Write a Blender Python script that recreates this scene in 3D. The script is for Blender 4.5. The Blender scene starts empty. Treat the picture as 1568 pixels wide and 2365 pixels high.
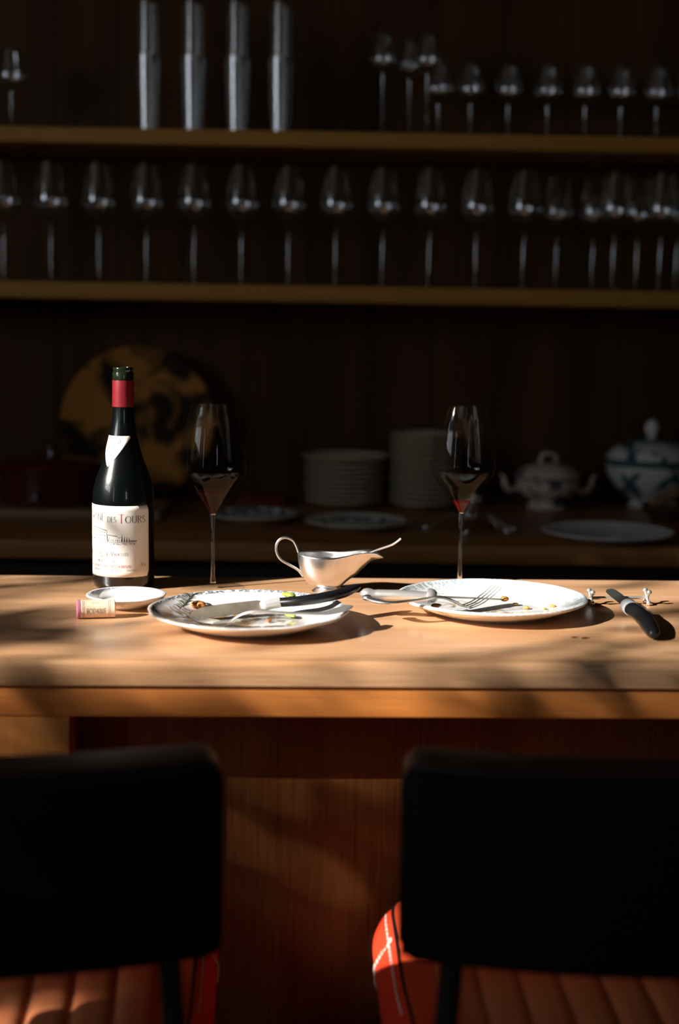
import bpy, bmesh, math, random
from mathutils import Vector, Matrix
random.seed(7)
SC = bpy.context.scene
COL = SC.collection
PI = math.pi
def R(d): return math.radians(d)

# ------------------------------------------------------------------ camera
CAM_Z = 1.263
PITCH, ROLL = R(7.4), R(0.9)
FPX = 2365 * 50.0 / 36.0
CAM = Vector((0, 0, CAM_Z))
_f = Vector((0, math.cos(PITCH), -math.sin(PITCH)))
_u0 = Vector((0, math.sin(PITCH), math.cos(PITCH)))
_r0 = Vector((1, 0, 0))
_U = _u0 * math.cos(ROLL) - _r0 * math.sin(ROLL)
_R = _r0 * math.cos(ROLL) + _u0 * math.sin(ROLL)
cd = bpy.data.cameras.new('camera'); cam = bpy.data.objects.new('camera', cd); COL.objects.link(cam)
m = Matrix.Identity(4)
for i in range(3):
    m[i][0] = _R[i]; m[i][1] = _U[i]; m[i][2] = -_f[i]; m[i][3] = CAM[i]
cam.matrix_world = m
cd.sensor_fit = 'VERTICAL'; cd.sensor_height = 36.0; cd.sensor_width = 24.0; cd.lens = 50.0
cd.clip_start = 0.05; cd.clip_end = 100
cd.dof.use_dof = True; cd.dof.focus_distance = 1.77; cd.dof.aperture_fstop = 2.3; cd.dof.aperture_blades = 9
SC.camera = cam

# ------------------------------------------------------------------ world, sun, exposure
SC.view_settings.view_transform = 'Standard'; SC.view_settings.look = 'None'
SC.view_settings.exposure = 0.0; SC.view_settings.gamma = 1.0; SC.view_settings.use_curve_mapping = False
w = bpy.data.worlds.new('daylight'); SC.world = w; w.use_nodes = True
SKY = 6.5
bg = w.node_tree.nodes['Background']; bg.inputs[0].default_value = (0.84, 0.91, 1.0, 1); bg.inputs[1].default_value = SKY
AZ, EL = R(61), R(27)                       # sun: 61 deg left of straight behind the camera
SUN = Vector((-math.sin(AZ) * math.cos(EL), -math.cos(AZ) * math.cos(EL), math.sin(EL)))
sl = bpy.data.lights.new('sun', 'SUN'); so = bpy.data.objects.new('sun', sl); COL.objects.link(so)
sl.energy = 13.5; sl.color = (1.0, 0.94, 0.865); sl.angle = R(0.55)
so.rotation_euler = SUN.to_track_quat('Z', 'Y').to_euler(); so.location = (-4, -2, 5)
try:
    cy = SC.cycles
    cy.use_denoising = True
    cy.max_bounces = 12; cy.transparent_max_bounces = 24; cy.transmission_bounces = 10; cy.glossy_bounces = 6; cy.diffuse_bounces = 5
    cy.sample_clamp_indirect = 4.0; cy.caustics_reflective = False; cy.caustics_refractive = False
except Exception:
    pass
def portal(loc, rot, sx, sy):
    l = bpy.data.lights.new('window_portal', 'AREA'); l.shape = 'RECTANGLE'; l.size = sx; l.size_y = sy
    try: l.cycles.is_portal = True
    except Exception: pass
    o = bpy.data.objects.new('window_portal', l); COL.objects.link(o); o.location = loc; o.rotation_euler = rot
WX = -2.4                                    # left window wall
WIN = (-0.40, 1.06, 1.45, 2.86)              # its opening: y0, y1, z0, z1
portal((WX, (WIN[0] + WIN[1]) / 2, (WIN[2] + WIN[3]) / 2), (0, R(-90), 0), WIN[3] - WIN[2], WIN[1] - WIN[0])
WIN2 = (1.22, 1.62, 1.25, 2.2)                  # second window behind the camera: x0, x1, z0, z1
WY2 = -3.0
portal(((WIN2[0] + WIN2[1]) / 2, WY2, (WIN2[2] + WIN2[3]) / 2), (R(90), 0, 0), WIN2[1] - WIN2[0], WIN2[3] - WIN2[2])

WIN_ADDED = (-2.30, -1.94, 0.95, 2.55)              # narrow opening added further back in the left wall for strip highlights: y0, y1, z0, z1
portal((WX, (WIN_ADDED[0] + WIN_ADDED[1]) / 2, (WIN_ADDED[2] + WIN_ADDED[3]) / 2), (0, R(-90), 0), WIN_ADDED[3] - WIN_ADDED[2], WIN_ADDED[1] - WIN_ADDED[0])

# ------------------------------------------------------------------ pixel helpers (pixel of the photograph -> point in the room)
def ray(px, py):
    return (_f + _R * ((px - 784) / FPX) + _U * (-(py - 1182.5) / FPX))
def at(px, py, z):
    d = ray(px, py); return CAM + d * ((z - CAM.z) / d.z)
def aty(px, py, Y, k=0.0):
    d = ray(px, py); t = (Y - CAM.y + k * 0) / (d.y - k * d.x); return CAM + d * t
def proj(P):
    v = Vector(P) - CAM; D = v.dot(_f)
    return (784 + FPX * v.dot(_R) / D, 1182.5 - FPX * v.dot(_U) / D, D)

# ------------------------------------------------------------------ materials
MATS = {}
def pm(name, col=(0.5, 0.5, 0.5), rough=0.5, metal=0.0, spec=0.5, coat=0.0, trans=0.0, ior=1.45, sheen=0.0, noise=None):
    m = bpy.data.materials.new(name); m.use_nodes = True; MATS[name] = m
    b = m.node_tree.nodes['Principled BSDF']
    b.inputs['Base Color'].default_value = (*col, 1); b.inputs['Roughness'].default_value = rough
    b.inputs['Metallic'].default_value = metal; b.inputs['Specular IOR Level'].default_value = spec
    b.inputs['Coat Weight'].default_value = coat; b.inputs['Transmission Weight'].default_value = trans
    b.inputs['IOR'].default_value = ior; b.inputs['Sheen Weight'].default_value = sheen
    nt = m.node_tree
    # a quiet procedural variation on every surface
    sc, amt, bump = noise or (60, 0.12, 0.0)
    tc = nt.nodes.new('ShaderNodeTexCoord'); n = nt.nodes.new('ShaderNodeTexNoise'); n.inputs['Scale'].default_value = sc
    n.inputs['Detail'].default_value = 4
    nt.links.new(tc.outputs['Object'], n.inputs['Vector'])
    mx = nt.nodes.new('ShaderNodeMix'); mx.data_type = 'RGBA'
    mx.inputs[6].default_value = (*[c * (1 - amt) for c in col], 1); mx.inputs[7].default_value = (*[min(1, c * (1 + amt)) for c in col], 1)
    nt.links.new(n.outputs['Fac'], mx.inputs[0]); nt.links.new(mx.outputs[2], b.inputs['Base Color'])
    if bump:
        bp = nt.nodes.new('ShaderNodeBump'); bp.inputs['Strength'].default_value = bump; bp.inputs['Distance'].default_value = 0.001
        nt.links.new(n.outputs['Fac'], bp.inputs['Height']); nt.links.new(bp.outputs[0], b.inputs['Normal'])
    return m
def wood(name, dark, light, axis='X', scale=9.0, stretch=14.0, rough=0.4, coat=0.0, fine=1.0, spec=0.5, ramp=(0.32, 0.7), coat_rough=0.2):
    m = bpy.data.materials.new(name); m.use_nodes = True; nt = m.node_tree; L = nt.links
    b = nt.nodes['Principled BSDF']; b.inputs['Roughness'].default_value = rough; b.inputs['Coat Weight'].default_value = coat
    b.inputs['Coat Roughness'].default_value = coat_rough; b.inputs['Specular IOR Level'].default_value = spec
    tc = nt.nodes.new('ShaderNodeTexCoord'); mp = nt.nodes.new('ShaderNodeMapping')
    s = [scale] * 3; s['XYZ'.index(axis)] = scale / stretch; mp.inputs['Scale'].default_value = s
    L.new(tc.outputs['Object'], mp.inputs['Vector'])
    n = nt.nodes.new('ShaderNodeTexNoise'); n.inputs['Scale'].default_value = 1.0; n.inputs['Detail'].default_value = 6
    n.inputs['Roughness'].default_value = 0.62; n.inputs['Distortion'].default_value = 0.6
    L.new(mp.outputs[0], n.inputs['Vector'])
    mp2 = nt.nodes.new('ShaderNodeMapping'); s2 = [scale * 26] * 3; s2['XYZ'.index(axis)] = scale * 0.9; mp2.inputs['Scale'].default_value = s2
    L.new(tc.outputs['Object'], mp2.inputs['Vector'])
    n2 = nt.nodes.new('ShaderNodeTexNoise'); n2.inputs['Scale'].default_value = 1.0; n2.inputs['Detail'].default_value = 3
    L.new(mp2.outputs[0], n2.inputs['Vector'])
    ad = nt.nodes.new('ShaderNodeMath'); ad.operation = 'MULTIPLY_ADD'; ad.inputs[1].default_value = 0.45 * fine; 
    L.new(n2.outputs['Fac'], ad.inputs[0]); 
    sb = nt.nodes.new('ShaderNodeMath'); sb.operation = 'SUBTRACT'; sb.inputs[1].default_value = 0.225 * fine
    L.new(n.outputs['Fac'], sb.inputs[0]); L.new(sb.outputs[0], ad.inputs[2])
    cr = nt.nodes.new('ShaderNodeValToRGB'); e = cr.color_ramp.elements
    e[0].position = ramp[0]; e[0].color = (*dark, 1); e[1].position = ramp[1]; e[1].color = (*light, 1)
    L.new(ad.outputs[0], cr.inputs[0]); L.new(cr.outputs[0], b.inputs['Base Color'])
    bp = nt.nodes.new('ShaderNodeBump'); bp.inputs['Strength'].default_value = 0.06; bp.inputs['Distance'].default_value = 0.001
    L.new(n2.outputs['Fac'], bp.inputs['Height']); L.new(bp.outputs[0], b.inputs['Normal'])
    MATS[name] = m; return m
def thin_glass(name, tint=(0.97, 0.985, 0.98), gloss_rough=0.01, ior=1.5, gain=1.0, f0k=0.38):
    m = bpy.data.materials.new(name); m.use_nodes = True; nt = m.node_tree; nt.nodes.clear(); L = nt.links
    o = nt.nodes.new('ShaderNodeOutputMaterial'); t = nt.nodes.new('ShaderNodeBsdfTransparent'); t.inputs[0].default_value = (*tint, 1)
    g = nt.nodes.new('ShaderNodeBsdfGlossy'); g.inputs['Roughness'].default_value = gloss_rough
    g.inputs['Color'].default_value = (1, 1, 1, 1)
    lw = nt.nodes.new('ShaderNodeLayerWeight'); lw.inputs[0].default_value = 0.5
    f0 = ((ior - 1) / (ior + 1)) ** 2 * f0k
    pw = nt.nodes.new('ShaderNodeMath'); pw.operation = 'POWER'; pw.inputs[1].default_value = 5.5; L.new(lw.outputs['Facing'], pw.inputs[0])
    fr = nt.nodes.new('ShaderNodeMath'); fr.operation = 'MULTIPLY_ADD'; fr.inputs[1].default_value = 0.55; fr.inputs[2].default_value = f0; L.new(pw.outputs[0], fr.inputs[0])
    tc = nt.nodes.new('ShaderNodeTexCoord'); n = nt.nodes.new('ShaderNodeTexNoise'); n.inputs['Scale'].default_value = 22
    L.new(tc.outputs['Object'], n.inputs['Vector'])
    bp = nt.nodes.new('ShaderNodeBump'); bp.inputs['Strength'].default_value = 0.12; bp.inputs['Distance'].default_value = 0.002
    L.new(n.outputs['Fac'], bp.inputs['Height']); L.new(bp.outputs[0], g.inputs['Normal']); 
    mul = nt.nodes.new('ShaderNodeMath'); mul.operation = 'MULTIPLY'; mul.inputs[1].default_value = gain; mul.use_clamp = True
    L.new(fr.outputs[0], mul.inputs[0])
    ge = nt.nodes.new('ShaderNodeNewGeometry'); bk = nt.nodes.new('ShaderNodeMath'); bk.operation = 'MULTIPLY_ADD'; bk.inputs[1].default_value = -0.85; bk.inputs[2].default_value = 1.0
    L.new(ge.outputs['Backfacing'], bk.inputs[0]); mu2 = nt.nodes.new('ShaderNodeMath'); mu2.operation = 'MULTIPLY'; L.new(mul.outputs[0], mu2.inputs[0]); L.new(bk.outputs[0], mu2.inputs[1])
    mx = nt.nodes.new('ShaderNodeMixShader'); L.new(mu2.outputs[0], mx.inputs[0]); L.new(t.outputs[0], mx.inputs[1]); L.new(g.outputs[0], mx.inputs[2])
    L.new(mx.outputs[0], o.inputs[0]); MATS[name] = m; return m

wood('counter_oak', (0.42, 0.215, 0.096), (0.70, 0.42, 0.24), 'X', 13, 14, 0.36, 0.4, 1.5, coat_rough=0.2, ramp=(0.25, 0.75))
wood('rail_oak', (0.44, 0.135, 0.026), (0.62, 0.225, 0.052), 'X', 12, 20, 0.42, 0.1, 1.0)
wood('stile_oak', (0.44, 0.15, 0.032), (0.60, 0.24, 0.06), 'Z', 12, 16, 0.45, 0.1, 1.0)
wood('panel_veneer', (0.19, 0.068, 0.017), (0.36, 0.145, 0.040), 'Z', 15, 24, 0.55, 0.0, 2.2, spec=0.25, ramp=(0.2, 0.8))
wood('shelf_oak', (0.34, 0.17, 0.030), (0.45, 0.235, 0.05), 'X', 10, 16, 0.6, spec=0.2)
wood('wall_panelling', (0.040, 0.016, 0.004), (0.098, 0.043, 0.011), 'Z', 7, 14, 0.6, fine=0.8, spec=0.12)
wood('sideboard_wood', (0.26, 0.105, 0.026), (0.46, 0.20, 0.056), 'X', 9, 14, 0.38, fine=0.8)
wood('board_wood', (0.20, 0.11, 0.05), (0.34, 0.21, 0.10), 'X', 9, 14, 0.55)
wood('floor_oak', (0.06, 0.028, 0.012), (0.13, 0.065, 0.028), 'Y', 6, 12, 0.5)
pm('dark_plaster', (0.10, 0.075, 0.055), 0.9, noise=(8, 0.15, 0.1))
pm('dark_cabinet', (0.035, 0.018, 0.009), 0.55)
pm('window_paint', (0.16, 0.13, 0.10), 0.6)
pm('oxblood_leather', (0.026, 0.010, 0.006), 0.5, spec=0.3, noise=(180, 0.25, 0.25))
pm('back_leather', (0.006, 0.0035, 0.0022), 0.75, spec=0.12, noise=(180, 0.25, 0.25))
pm('piping_black', (0.004, 0.003, 0.003), 0.5)
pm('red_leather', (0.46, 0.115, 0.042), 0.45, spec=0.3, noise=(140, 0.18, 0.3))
def tan_centre_leather():  # red seat leather, turning tan towards its rear centre
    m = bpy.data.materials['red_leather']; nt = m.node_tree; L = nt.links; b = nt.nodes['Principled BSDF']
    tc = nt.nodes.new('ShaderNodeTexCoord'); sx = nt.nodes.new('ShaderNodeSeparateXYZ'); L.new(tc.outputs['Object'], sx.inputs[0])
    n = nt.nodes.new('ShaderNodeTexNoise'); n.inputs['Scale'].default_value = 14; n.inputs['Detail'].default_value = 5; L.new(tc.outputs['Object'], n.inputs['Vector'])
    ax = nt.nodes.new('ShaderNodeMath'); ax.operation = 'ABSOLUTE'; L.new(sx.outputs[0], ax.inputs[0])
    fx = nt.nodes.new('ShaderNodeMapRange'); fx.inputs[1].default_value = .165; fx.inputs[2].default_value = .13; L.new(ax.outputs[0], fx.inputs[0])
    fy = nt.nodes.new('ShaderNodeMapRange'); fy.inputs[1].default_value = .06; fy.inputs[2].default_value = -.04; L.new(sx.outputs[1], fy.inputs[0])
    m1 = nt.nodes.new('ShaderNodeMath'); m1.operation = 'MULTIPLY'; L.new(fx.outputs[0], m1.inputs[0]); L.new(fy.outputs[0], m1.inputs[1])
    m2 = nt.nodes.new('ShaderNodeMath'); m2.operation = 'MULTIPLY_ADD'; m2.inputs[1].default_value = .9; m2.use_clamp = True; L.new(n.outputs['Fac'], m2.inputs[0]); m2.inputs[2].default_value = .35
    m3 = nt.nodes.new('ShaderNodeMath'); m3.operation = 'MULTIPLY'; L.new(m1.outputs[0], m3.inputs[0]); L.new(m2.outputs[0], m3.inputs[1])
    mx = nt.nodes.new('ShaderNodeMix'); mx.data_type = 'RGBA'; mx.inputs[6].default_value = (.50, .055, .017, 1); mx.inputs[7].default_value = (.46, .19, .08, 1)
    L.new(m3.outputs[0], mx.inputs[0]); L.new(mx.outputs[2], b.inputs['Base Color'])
tan_centre_leather()
pm('side_leather', (0.66, 0.042, 0.014), 0.45, spec=0.3, noise=(140, 0.18, 0.3))
pm('white_thread', (0.78, 0.68, 0.6), 0.8)
pm('tan_thread', (0.45, 0.30, 0.16), 0.8)
pm('black_steel', (0.006, 0.007, 0.006), 0.45)
pm('bolt_steel', (0.35, 0.36, 0.36), 0.35, metal=1)
pm('bottle_glass', (0.0015, 0.0025, 0.003), 0.05, spec=0.5, coat=0.6, noise=(30, 0.2, 0.02)); MATS['bottle_glass'].node_tree.nodes['Principled BSDF'].inputs['Coat Roughness'].default_value = 0.24
pm('lip_glass', (0.008, 0.014, 0.006), 0.10, spec=0.6, coat=0.4)
pm('capsule_foil', (0.165, 0.008, 0.014), 0.33, spec=0.6, noise=(70, 0.2, 0.35))
pm('label_paper', (0.84, 0.83, 0.79), 0.65, noise=(300, 0.02, 0.05))
pm('ink_black', (0.030, 0.028, 0.030), 0.7)
pm('ink_grey', (0.16, 0.15, 0.15), 0.7)
pm('ink_red', (0.62, 0.07, 0.06), 0.7)
thin_glass('crystal', (0.975, 0.985, 0.98), 0.012, 1.5, 0.95)
thin_glass('shelf_crystal', (0.95, 0.96, 0.96), 0.07, 1.60, 3.0, 1.2)
thin_glass('tumbler_glass', (0.93, 0.94, 0.94), 0.22, 1.60, 3.2, 1.6)
pm('stem_crystal', (0.96, 0.97, 0.96), 0.02, trans=1.0, ior=1.5, noise=(30, 0.01, 0))
pm('red_wine', (0.007, 0.0005, 0.0008), 0.03, spec=0.06, noise=(30, 0.05, 0))
pm('pale_wine', (0.30, 0.006, 0.010), 0.02, spec=0.2, trans=0.85, ior=1.34, noise=(30, 0.05, 0))
pm('silver', (0.88, 0.86, 0.83), 0.34, metal=1, noise=(90, 0.10, 0.06))
pm('mirror_silver', (0.9, 0.9, 0.9), 0.10, metal=1)
pm('worn_silver', (0.78, 0.78, 0.78), 0.30, metal=1, noise=(60, 0.12, 0.12))
pm('bright_silver', (0.86, 0.84, 0.82), 0.27, metal=0.8)
pm('ferrule_silver', (0.82, 0.82, 0.82), 0.35, metal=0.5)
pm('shaded_silver', (0.38, 0.35, 0.31), 0.32, metal=1)  # darker silver for the left fork's tines, shade put into the colour
pm('fork_silver', (0.78, 0.76, 0.73), 0.28, metal=0.8)
pm('blade_steel', (0.27, 0.235, 0.18), 0.48, metal=0.4, noise=(45, 0.55, 0.05))
pm('shaded_blade', (0.055, 0.055, 0.055), 0.32, metal=0.6)  # blade on the knife rest, its shadow put into the steel colour
pm('black_horn', (0.007, 0.007, 0.008), 0.34, spec=0.45)
pm('white_glaze', (0.80, 0.79, 0.77), 0.16, coat=0.3, noise=(40, 0.03, 0))
pm('ink_brown', (0.13, 0.07, 0.045), 0.8)
pm('cork', (0.76, 0.57, 0.42), 0.85, noise=(260, 0.28, 0.5))
pm('cork_stain', (0.50, 0.16, 0.24), 0.85, noise=(200, 0.25, 0.4))
pm('salt', (0.88, 0.88, 0.88), 0.5)
pm('herb_dark', (0.020, 0.028, 0.016), 0.6)
pm('leaf_green', (0.36, 0.46, 0.06), 0.5)
pm('roast_orange', (0.48, 0.17, 0.04), 0.5, noise=(200, 0.4, 0.5))
pm('crumb_gold', (0.62, 0.33, 0.08), 0.6)
pm('dark_red_enamel', (0.085, 0.010, 0.007), 0.22, coat=0.5)
pm('red_cloth', (0.16, 0.022, 0.014), 0.8)
pm('aged_china', (0.62, 0.53, 0.38), 0.25, coat=0.2, noise=(30, 0.1, 0))
pm('grey_china', (0.85, 0.85, 0.85), 0.22, coat=0.2, noise=(30, 0.05, 0))
pm('pewter', (0.20, 0.18, 0.15), 0.3, metal=0.9)
pm('brown_crust', (0.30, 0.13, 0.045), 0.6, noise=(60, 0.4, 0.5))
pm('foliage', (0.03, 0.06, 0.015), 0.6)
pm('bark', (0.05, 0.035, 0.025), 0.9)

def polar_nodes(nt):
    L = nt.links
    tc = nt.nodes.new('ShaderNodeTexCoord'); sx = nt.nodes.new('ShaderNodeSeparateXYZ'); L.new(tc.outputs['Object'], sx.inputs[0])
    at2 = nt.nodes.new('ShaderNodeMath'); at2.operation = 'ARCTAN2'; L.new(sx.outputs[1], at2.inputs[0]); L.new(sx.outputs[0], at2.inputs[1])
    cm = nt.nodes.new('ShaderNodeCombineXYZ'); L.new(sx.outputs[0], cm.inputs[0]); L.new(sx.outputs[1], cm.inputs[1])
    ln = nt.nodes.new('ShaderNodeVectorMath'); ln.operation = 'LENGTH'; L.new(cm.outputs[0], ln.inputs[0])
    return tc, sx, at2.outputs[0], ln.outputs['Value']
def mth(nt, op, a, b=None, c=None, clamp=False):
    n = nt.nodes.new('ShaderNodeMath'); n.operation = op; n.use_clamp = clamp
    for i, v in enumerate((a, b, c)):
        if v is None: continue
        if isinstance(v, (int, float)): n.inputs[i].default_value = v
        else: nt.links.new(v, n.inputs[i])
    return n.outputs[0]
def band(nt, r, r0, r1, s=0.0012):
    a = nt.nodes.new('ShaderNodeMapRange'); a.inputs[1].default_value = r0 - s; a.inputs[2].default_value = r0 + s; nt.links.new(r, a.inputs[0])
    b = nt.nodes.new('ShaderNodeMapRange'); b.inputs[1].default_value = r1 + s; b.inputs[2].default_value = r1 - s; nt.links.new(r, b.inputs[0])
    return mth(nt, 'MULTIPLY', a.outputs[0], b.outputs[0])
def plate_mat(name, base, ink, bands, smear=None, rough=0.14, rimR=0.115):
    """glazed earthenware with a printed border; bands = (r0, r1, petals, cut, strength) in metres; smear = food residue colour + radius"""
    m = bpy.data.materials.new(name); m.use_nodes = True; nt = m.node_tree; L = nt.links
    b = nt.nodes['Principled BSDF']; b.inputs['Roughness'].default_value = rough; b.inputs['Coat Weight'].default_value = 0.3
    tc, sx, th, r = polar_nodes(nt)
    up = mth(nt, 'GREATER_THAN', sx.outputs[2], -1.0)
    fac = None
    for (r0, r1, k, cut, st) in bands:
        q = mth(nt, 'MULTIPLY', th, k / (2 * PI)); qr = mth(nt, 'MULTIPLY', r, 1 / (r1 - r0) * 1.0)
        cm = nt.nodes.new('ShaderNodeCombineXYZ'); L.new(q, cm.inputs[0]); L.new(qr, cm.inputs[1])
        v = nt.nodes.new('ShaderNodeTexVoronoi'); v.voronoi_dimensions = '2D'; v.inputs['Scale'].default_value = 1.6; L.new(cm.outputs[0], v.inputs['Vector'])
        n = nt.nodes.new('ShaderNodeTexNoise'); n.inputs['Scale'].default_value = 3.0; n.inputs['Detail'].default_value = 3; L.new(cm.outputs[0], n.inputs['Vector'])
        s1 = mth(nt, 'LESS_THAN', v.outputs['Distance'], cut)
        s2 = mth(nt, 'MULTIPLY', s1, mth(nt, 'GREATER_THAN', n.outputs['Fac'], 0.42))
        s3 = mth(nt, 'MULTIPLY', mth(nt, 'MULTIPLY', s2, band(nt, r, r0, r1)), st)
        fac = s3 if fac is None else mth(nt, 'MAXIMUM', fac, s3)
    sn = nt.nodes.new('ShaderNodeSeparateXYZ'); L.new(tc.outputs['Normal'], sn.inputs[0]); top = mth(nt, 'GREATER_THAN', sn.outputs[2], 0.05)
    fac = mth(nt, 'MULTIPLY', fac, top)
    mx = nt.nodes.new('ShaderNodeMix'); mx.data_type = 'RGBA'; mx.inputs[6].default_value = (*base, 1); mx.inputs[7].default_value = (*ink, 1)
    L.new(fac, mx.inputs[0]); out = mx.outputs[2]
    if smear:
        col, rr, thr, off = smear
        mp = nt.nodes.new('ShaderNodeMapping'); mp.inputs['Location'].default_value = off; L.new(tc.outputs['Object'], mp.inputs[0])
        n = nt.nodes.new('ShaderNodeTexNoise'); n.inputs['Scale'].default_value = 38; n.inputs['Detail'].default_value = 5; n.inputs['Distortion'].default_value = 1.2
        L.new(mp.outputs[0], n.inputs['Vector'])
        a = nt.nodes.new('ShaderNodeMapRange'); a.inputs[1].default_value = thr; a.inputs[2].default_value = thr + 0.10; L.new(n.outputs['Fac'], a.inputs[0])
        dx = mth(nt, 'ADD', sx.outputs[0], 0.025); dy = mth(nt, 'ADD', sx.outputs[1], 0.028)
        cm2 = nt.nodes.new('ShaderNodeCombineXYZ'); L.new(dx, cm2.inputs[0]); L.new(dy, cm2.inputs[1])
        l2 = nt.nodes.new('ShaderNodeVectorMath'); l2.operation = 'LENGTH'; L.new(cm2.outputs[0], l2.inputs[0])
        c = nt.nodes.new('ShaderNodeMapRange'); c.inputs[1].default_value = rr; c.inputs[2].default_value = rr - 0.03; L.new(l2.outputs['Value'], c.inputs[0])
        zc = mth(nt, 'LESS_THAN', r, rr + 0.02)
        f2 = mth(nt, 'MULTIPLY', mth(nt, 'MULTIPLY', mth(nt, 'MULTIPLY', a.outputs[0], c.outputs[0]), 0.9), top)
        cr = nt.nodes.new('ShaderNodeValToRGB'); e = cr.color_ramp.elements
        e[0].position = 0.35; e[0].color = (*[x * 0.25 for x in col], 1); e[1].position = 0.7; e[1].color = (*col, 1)
        n3 = nt.nodes.new('ShaderNodeTexNoise'); n3.inputs['Scale'].default_value = 90; L.new(tc.outputs['Object'], n3.inputs['Vector']); L.new(n3.outputs['Fac'], cr.inputs[0])
        m2 = nt.nodes.new('ShaderNodeMix'); m2.data_type = 'RGBA'; L.new(f2, m2.inputs[0]); L.new(out, m2.inputs[6]); L.new(cr.outputs[0], m2.inputs[7]); out = m2.outputs[2]
    L.new(out, b.inputs['Base Color']); MATS[name] = m; return m
plate_mat('plate_dark_border', (0.80, 0.79, 0.78), (0.075, 0.095, 0.135), [(0.1075, 0.1128, 80, 0.55, 0.9)], smear=((0.40, 0.20, 0.04), 0.100, 0.37, (0.1, 0.05, 0)))
plate_mat('plate_teal_print', (0.80, 0.82, 0.82), (0.10, 0.24, 0.30), [(0.100, 0.113, 120, 0.45, 0.6), (0.082, 0.100, 60, 0.30, 0.4)], smear=((0.60, 0.40, 0.16), 0.08, 0.52, (0.3, 0.2, 0)))
plate_mat('saucer_blue_border', (0.81, 0.81, 0.81), (0.22, 0.30, 0.48), [(0.0432, 0.0458, 60, 0.62, 0.8)])
plate_mat('plate_blue_green', (0.72, 0.72, 0.66), (0.04, 0.09, 0.10), [(0.055, 0.088, 18, 0.5, 0.95), (0.0, 0.04, 6, 0.4, 0.8)])
def platter_mat():
    m = bpy.data.materials.new('ochre_mottle'); m.use_nodes = True; nt = m.node_tree; L = nt.links
    b = nt.nodes['Principled BSDF']; b.inputs['Roughness'].default_value = 0.7; b.inputs['Specular IOR Level'].default_value = 0.15
    tc = nt.nodes.new('ShaderNodeTexCoord'); n = nt.nodes.new('ShaderNodeTexNoise'); n.inputs['Scale'].default_value = 9; n.inputs['Detail'].default_value = 5
    n.inputs['Distortion'].default_value = 0.8; L.new(tc.outputs['Object'], n.inputs['Vector'])
    cr = nt.nodes.new('ShaderNodeValToRGB'); e = cr.color_ramp.elements
    e[0].position = 0.44; e[0].color = (0.022, 0.011, 0.004, 1); e[1].position = 0.54; e[1].color = (0.42, 0.185, 0.034, 1)
    L.new(n.outputs['Fac'], cr.inputs[0]); L.new(cr.outputs[0], b.inputs['Base Color']); MATS['ochre_mottle'] = m
platter_mat()
def tureen_mat(name, base, ink):
    m = bpy.data.materials.new(name); m.use_nodes = True; nt = m.node_tree; L = nt.links
    b = nt.nodes['Principled BSDF']; b.inputs['Roughness'].default_value = 0.2; b.inputs['Coat Weight'].default_value = 0.3
    tc = nt.nodes.new('ShaderNodeTexCoord'); n = nt.nodes.new('ShaderNodeTexNoise'); n.inputs['Scale'].default_value = 26; n.inputs['Detail'].default_value = 2
    L.new(tc.outputs['Object'], n.inputs['Vector'])
    cr = nt.nodes.new('ShaderNodeValToRGB'); e = cr.color_ramp.elements
    e[0].position = 0.53; e[0].color = (*base, 1); e[1].position = 0.60; e[1].color = (*ink, 1)
    L.new(n.outputs['Fac'], cr.inputs[0]); L.new(cr.outputs[0], b.inputs['Base Color']); MATS[name] = m
tureen_mat('tureen_rose_print', (0.72, 0.56, 0.46), (0.10, 0.11, 0.14))
tureen_mat('tureen_teal_print', (0.70, 0.71, 0.67), (0.05, 0.12, 0.13))
pm('teal_glaze', (0.05, 0.11, 0.12), 0.25, coat=0.3)

# ------------------------------------------------------------------ mesh helpers
def obj(name, bm, mat, parent=None, smooth=True, angle=35, loc=None):
    me = bpy.data.meshes.new(name)
    if isinstance(bm, tuple):
        me.from_pydata([tuple(v) for v in bm[0]], [], bm[1])
        b2 = bmesh.new(); b2.from_mesh(me); bmesh.ops.recalc_face_normals(b2, faces=b2.faces); b2.to_mesh(me); b2.free()
    else:
        bmesh.ops.recalc_face_normals(bm, faces=bm.faces); bm.to_mesh(me); bm.free()
    if smooth:
        me.polygons.foreach_set('use_smooth', [True] * len(me.polygons))
        me.set_sharp_from_angle(angle=R(angle))
    me.materials.append(MATS[mat])
    o = bpy.data.objects.new(name, me); COL.objects.link(o)
    if parent: o.parent = parent
    if loc is not None: o.location = loc
    return o
def tag(o, label, cat, group=None, kind=None):
    o['label'] = label; o['category'] = cat
    if group: o['group'] = group
    if kind: o['kind'] = kind
    return o
def thing(name, label, cat, loc=(0, 0, 0), rotz=0.0, group=None):
    o = bpy.data.objects.new(name, None); COL.objects.link(o); o.empty_display_size = 0.05
    o.location = loc; o.rotation_euler = (0, 0, rotz)
    return tag(o, label, cat, group)
def struct(name, data, mat, **k):
    o = obj(name, data, mat, **k); o['kind'] = 'structure'; return o
def copy_tree(o, parent=None):
    c = o.copy(); COL.objects.link(c)
    if parent: c.parent = parent
    for ch in list(o.children): copy_tree(ch, c)
    return c
def join(*ds):
    V, F = [], []
    for v, f in ds:
        k = len(V); V += list(v); F += [tuple(i + k for i in q) for q in f]
    return V, F
def box(x0, x1, y0, y1, z0, z1):
    V = [(x, y, z) for x in (x0, x1) for y in (y0, y1) for z in (z0, z1)]
    F = [(0, 1, 3, 2), (4, 6, 7, 5), (0, 4, 5, 1), (2, 3, 7, 6), (0, 2, 6, 4), (1, 5, 7, 3)]
    return V, F
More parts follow.
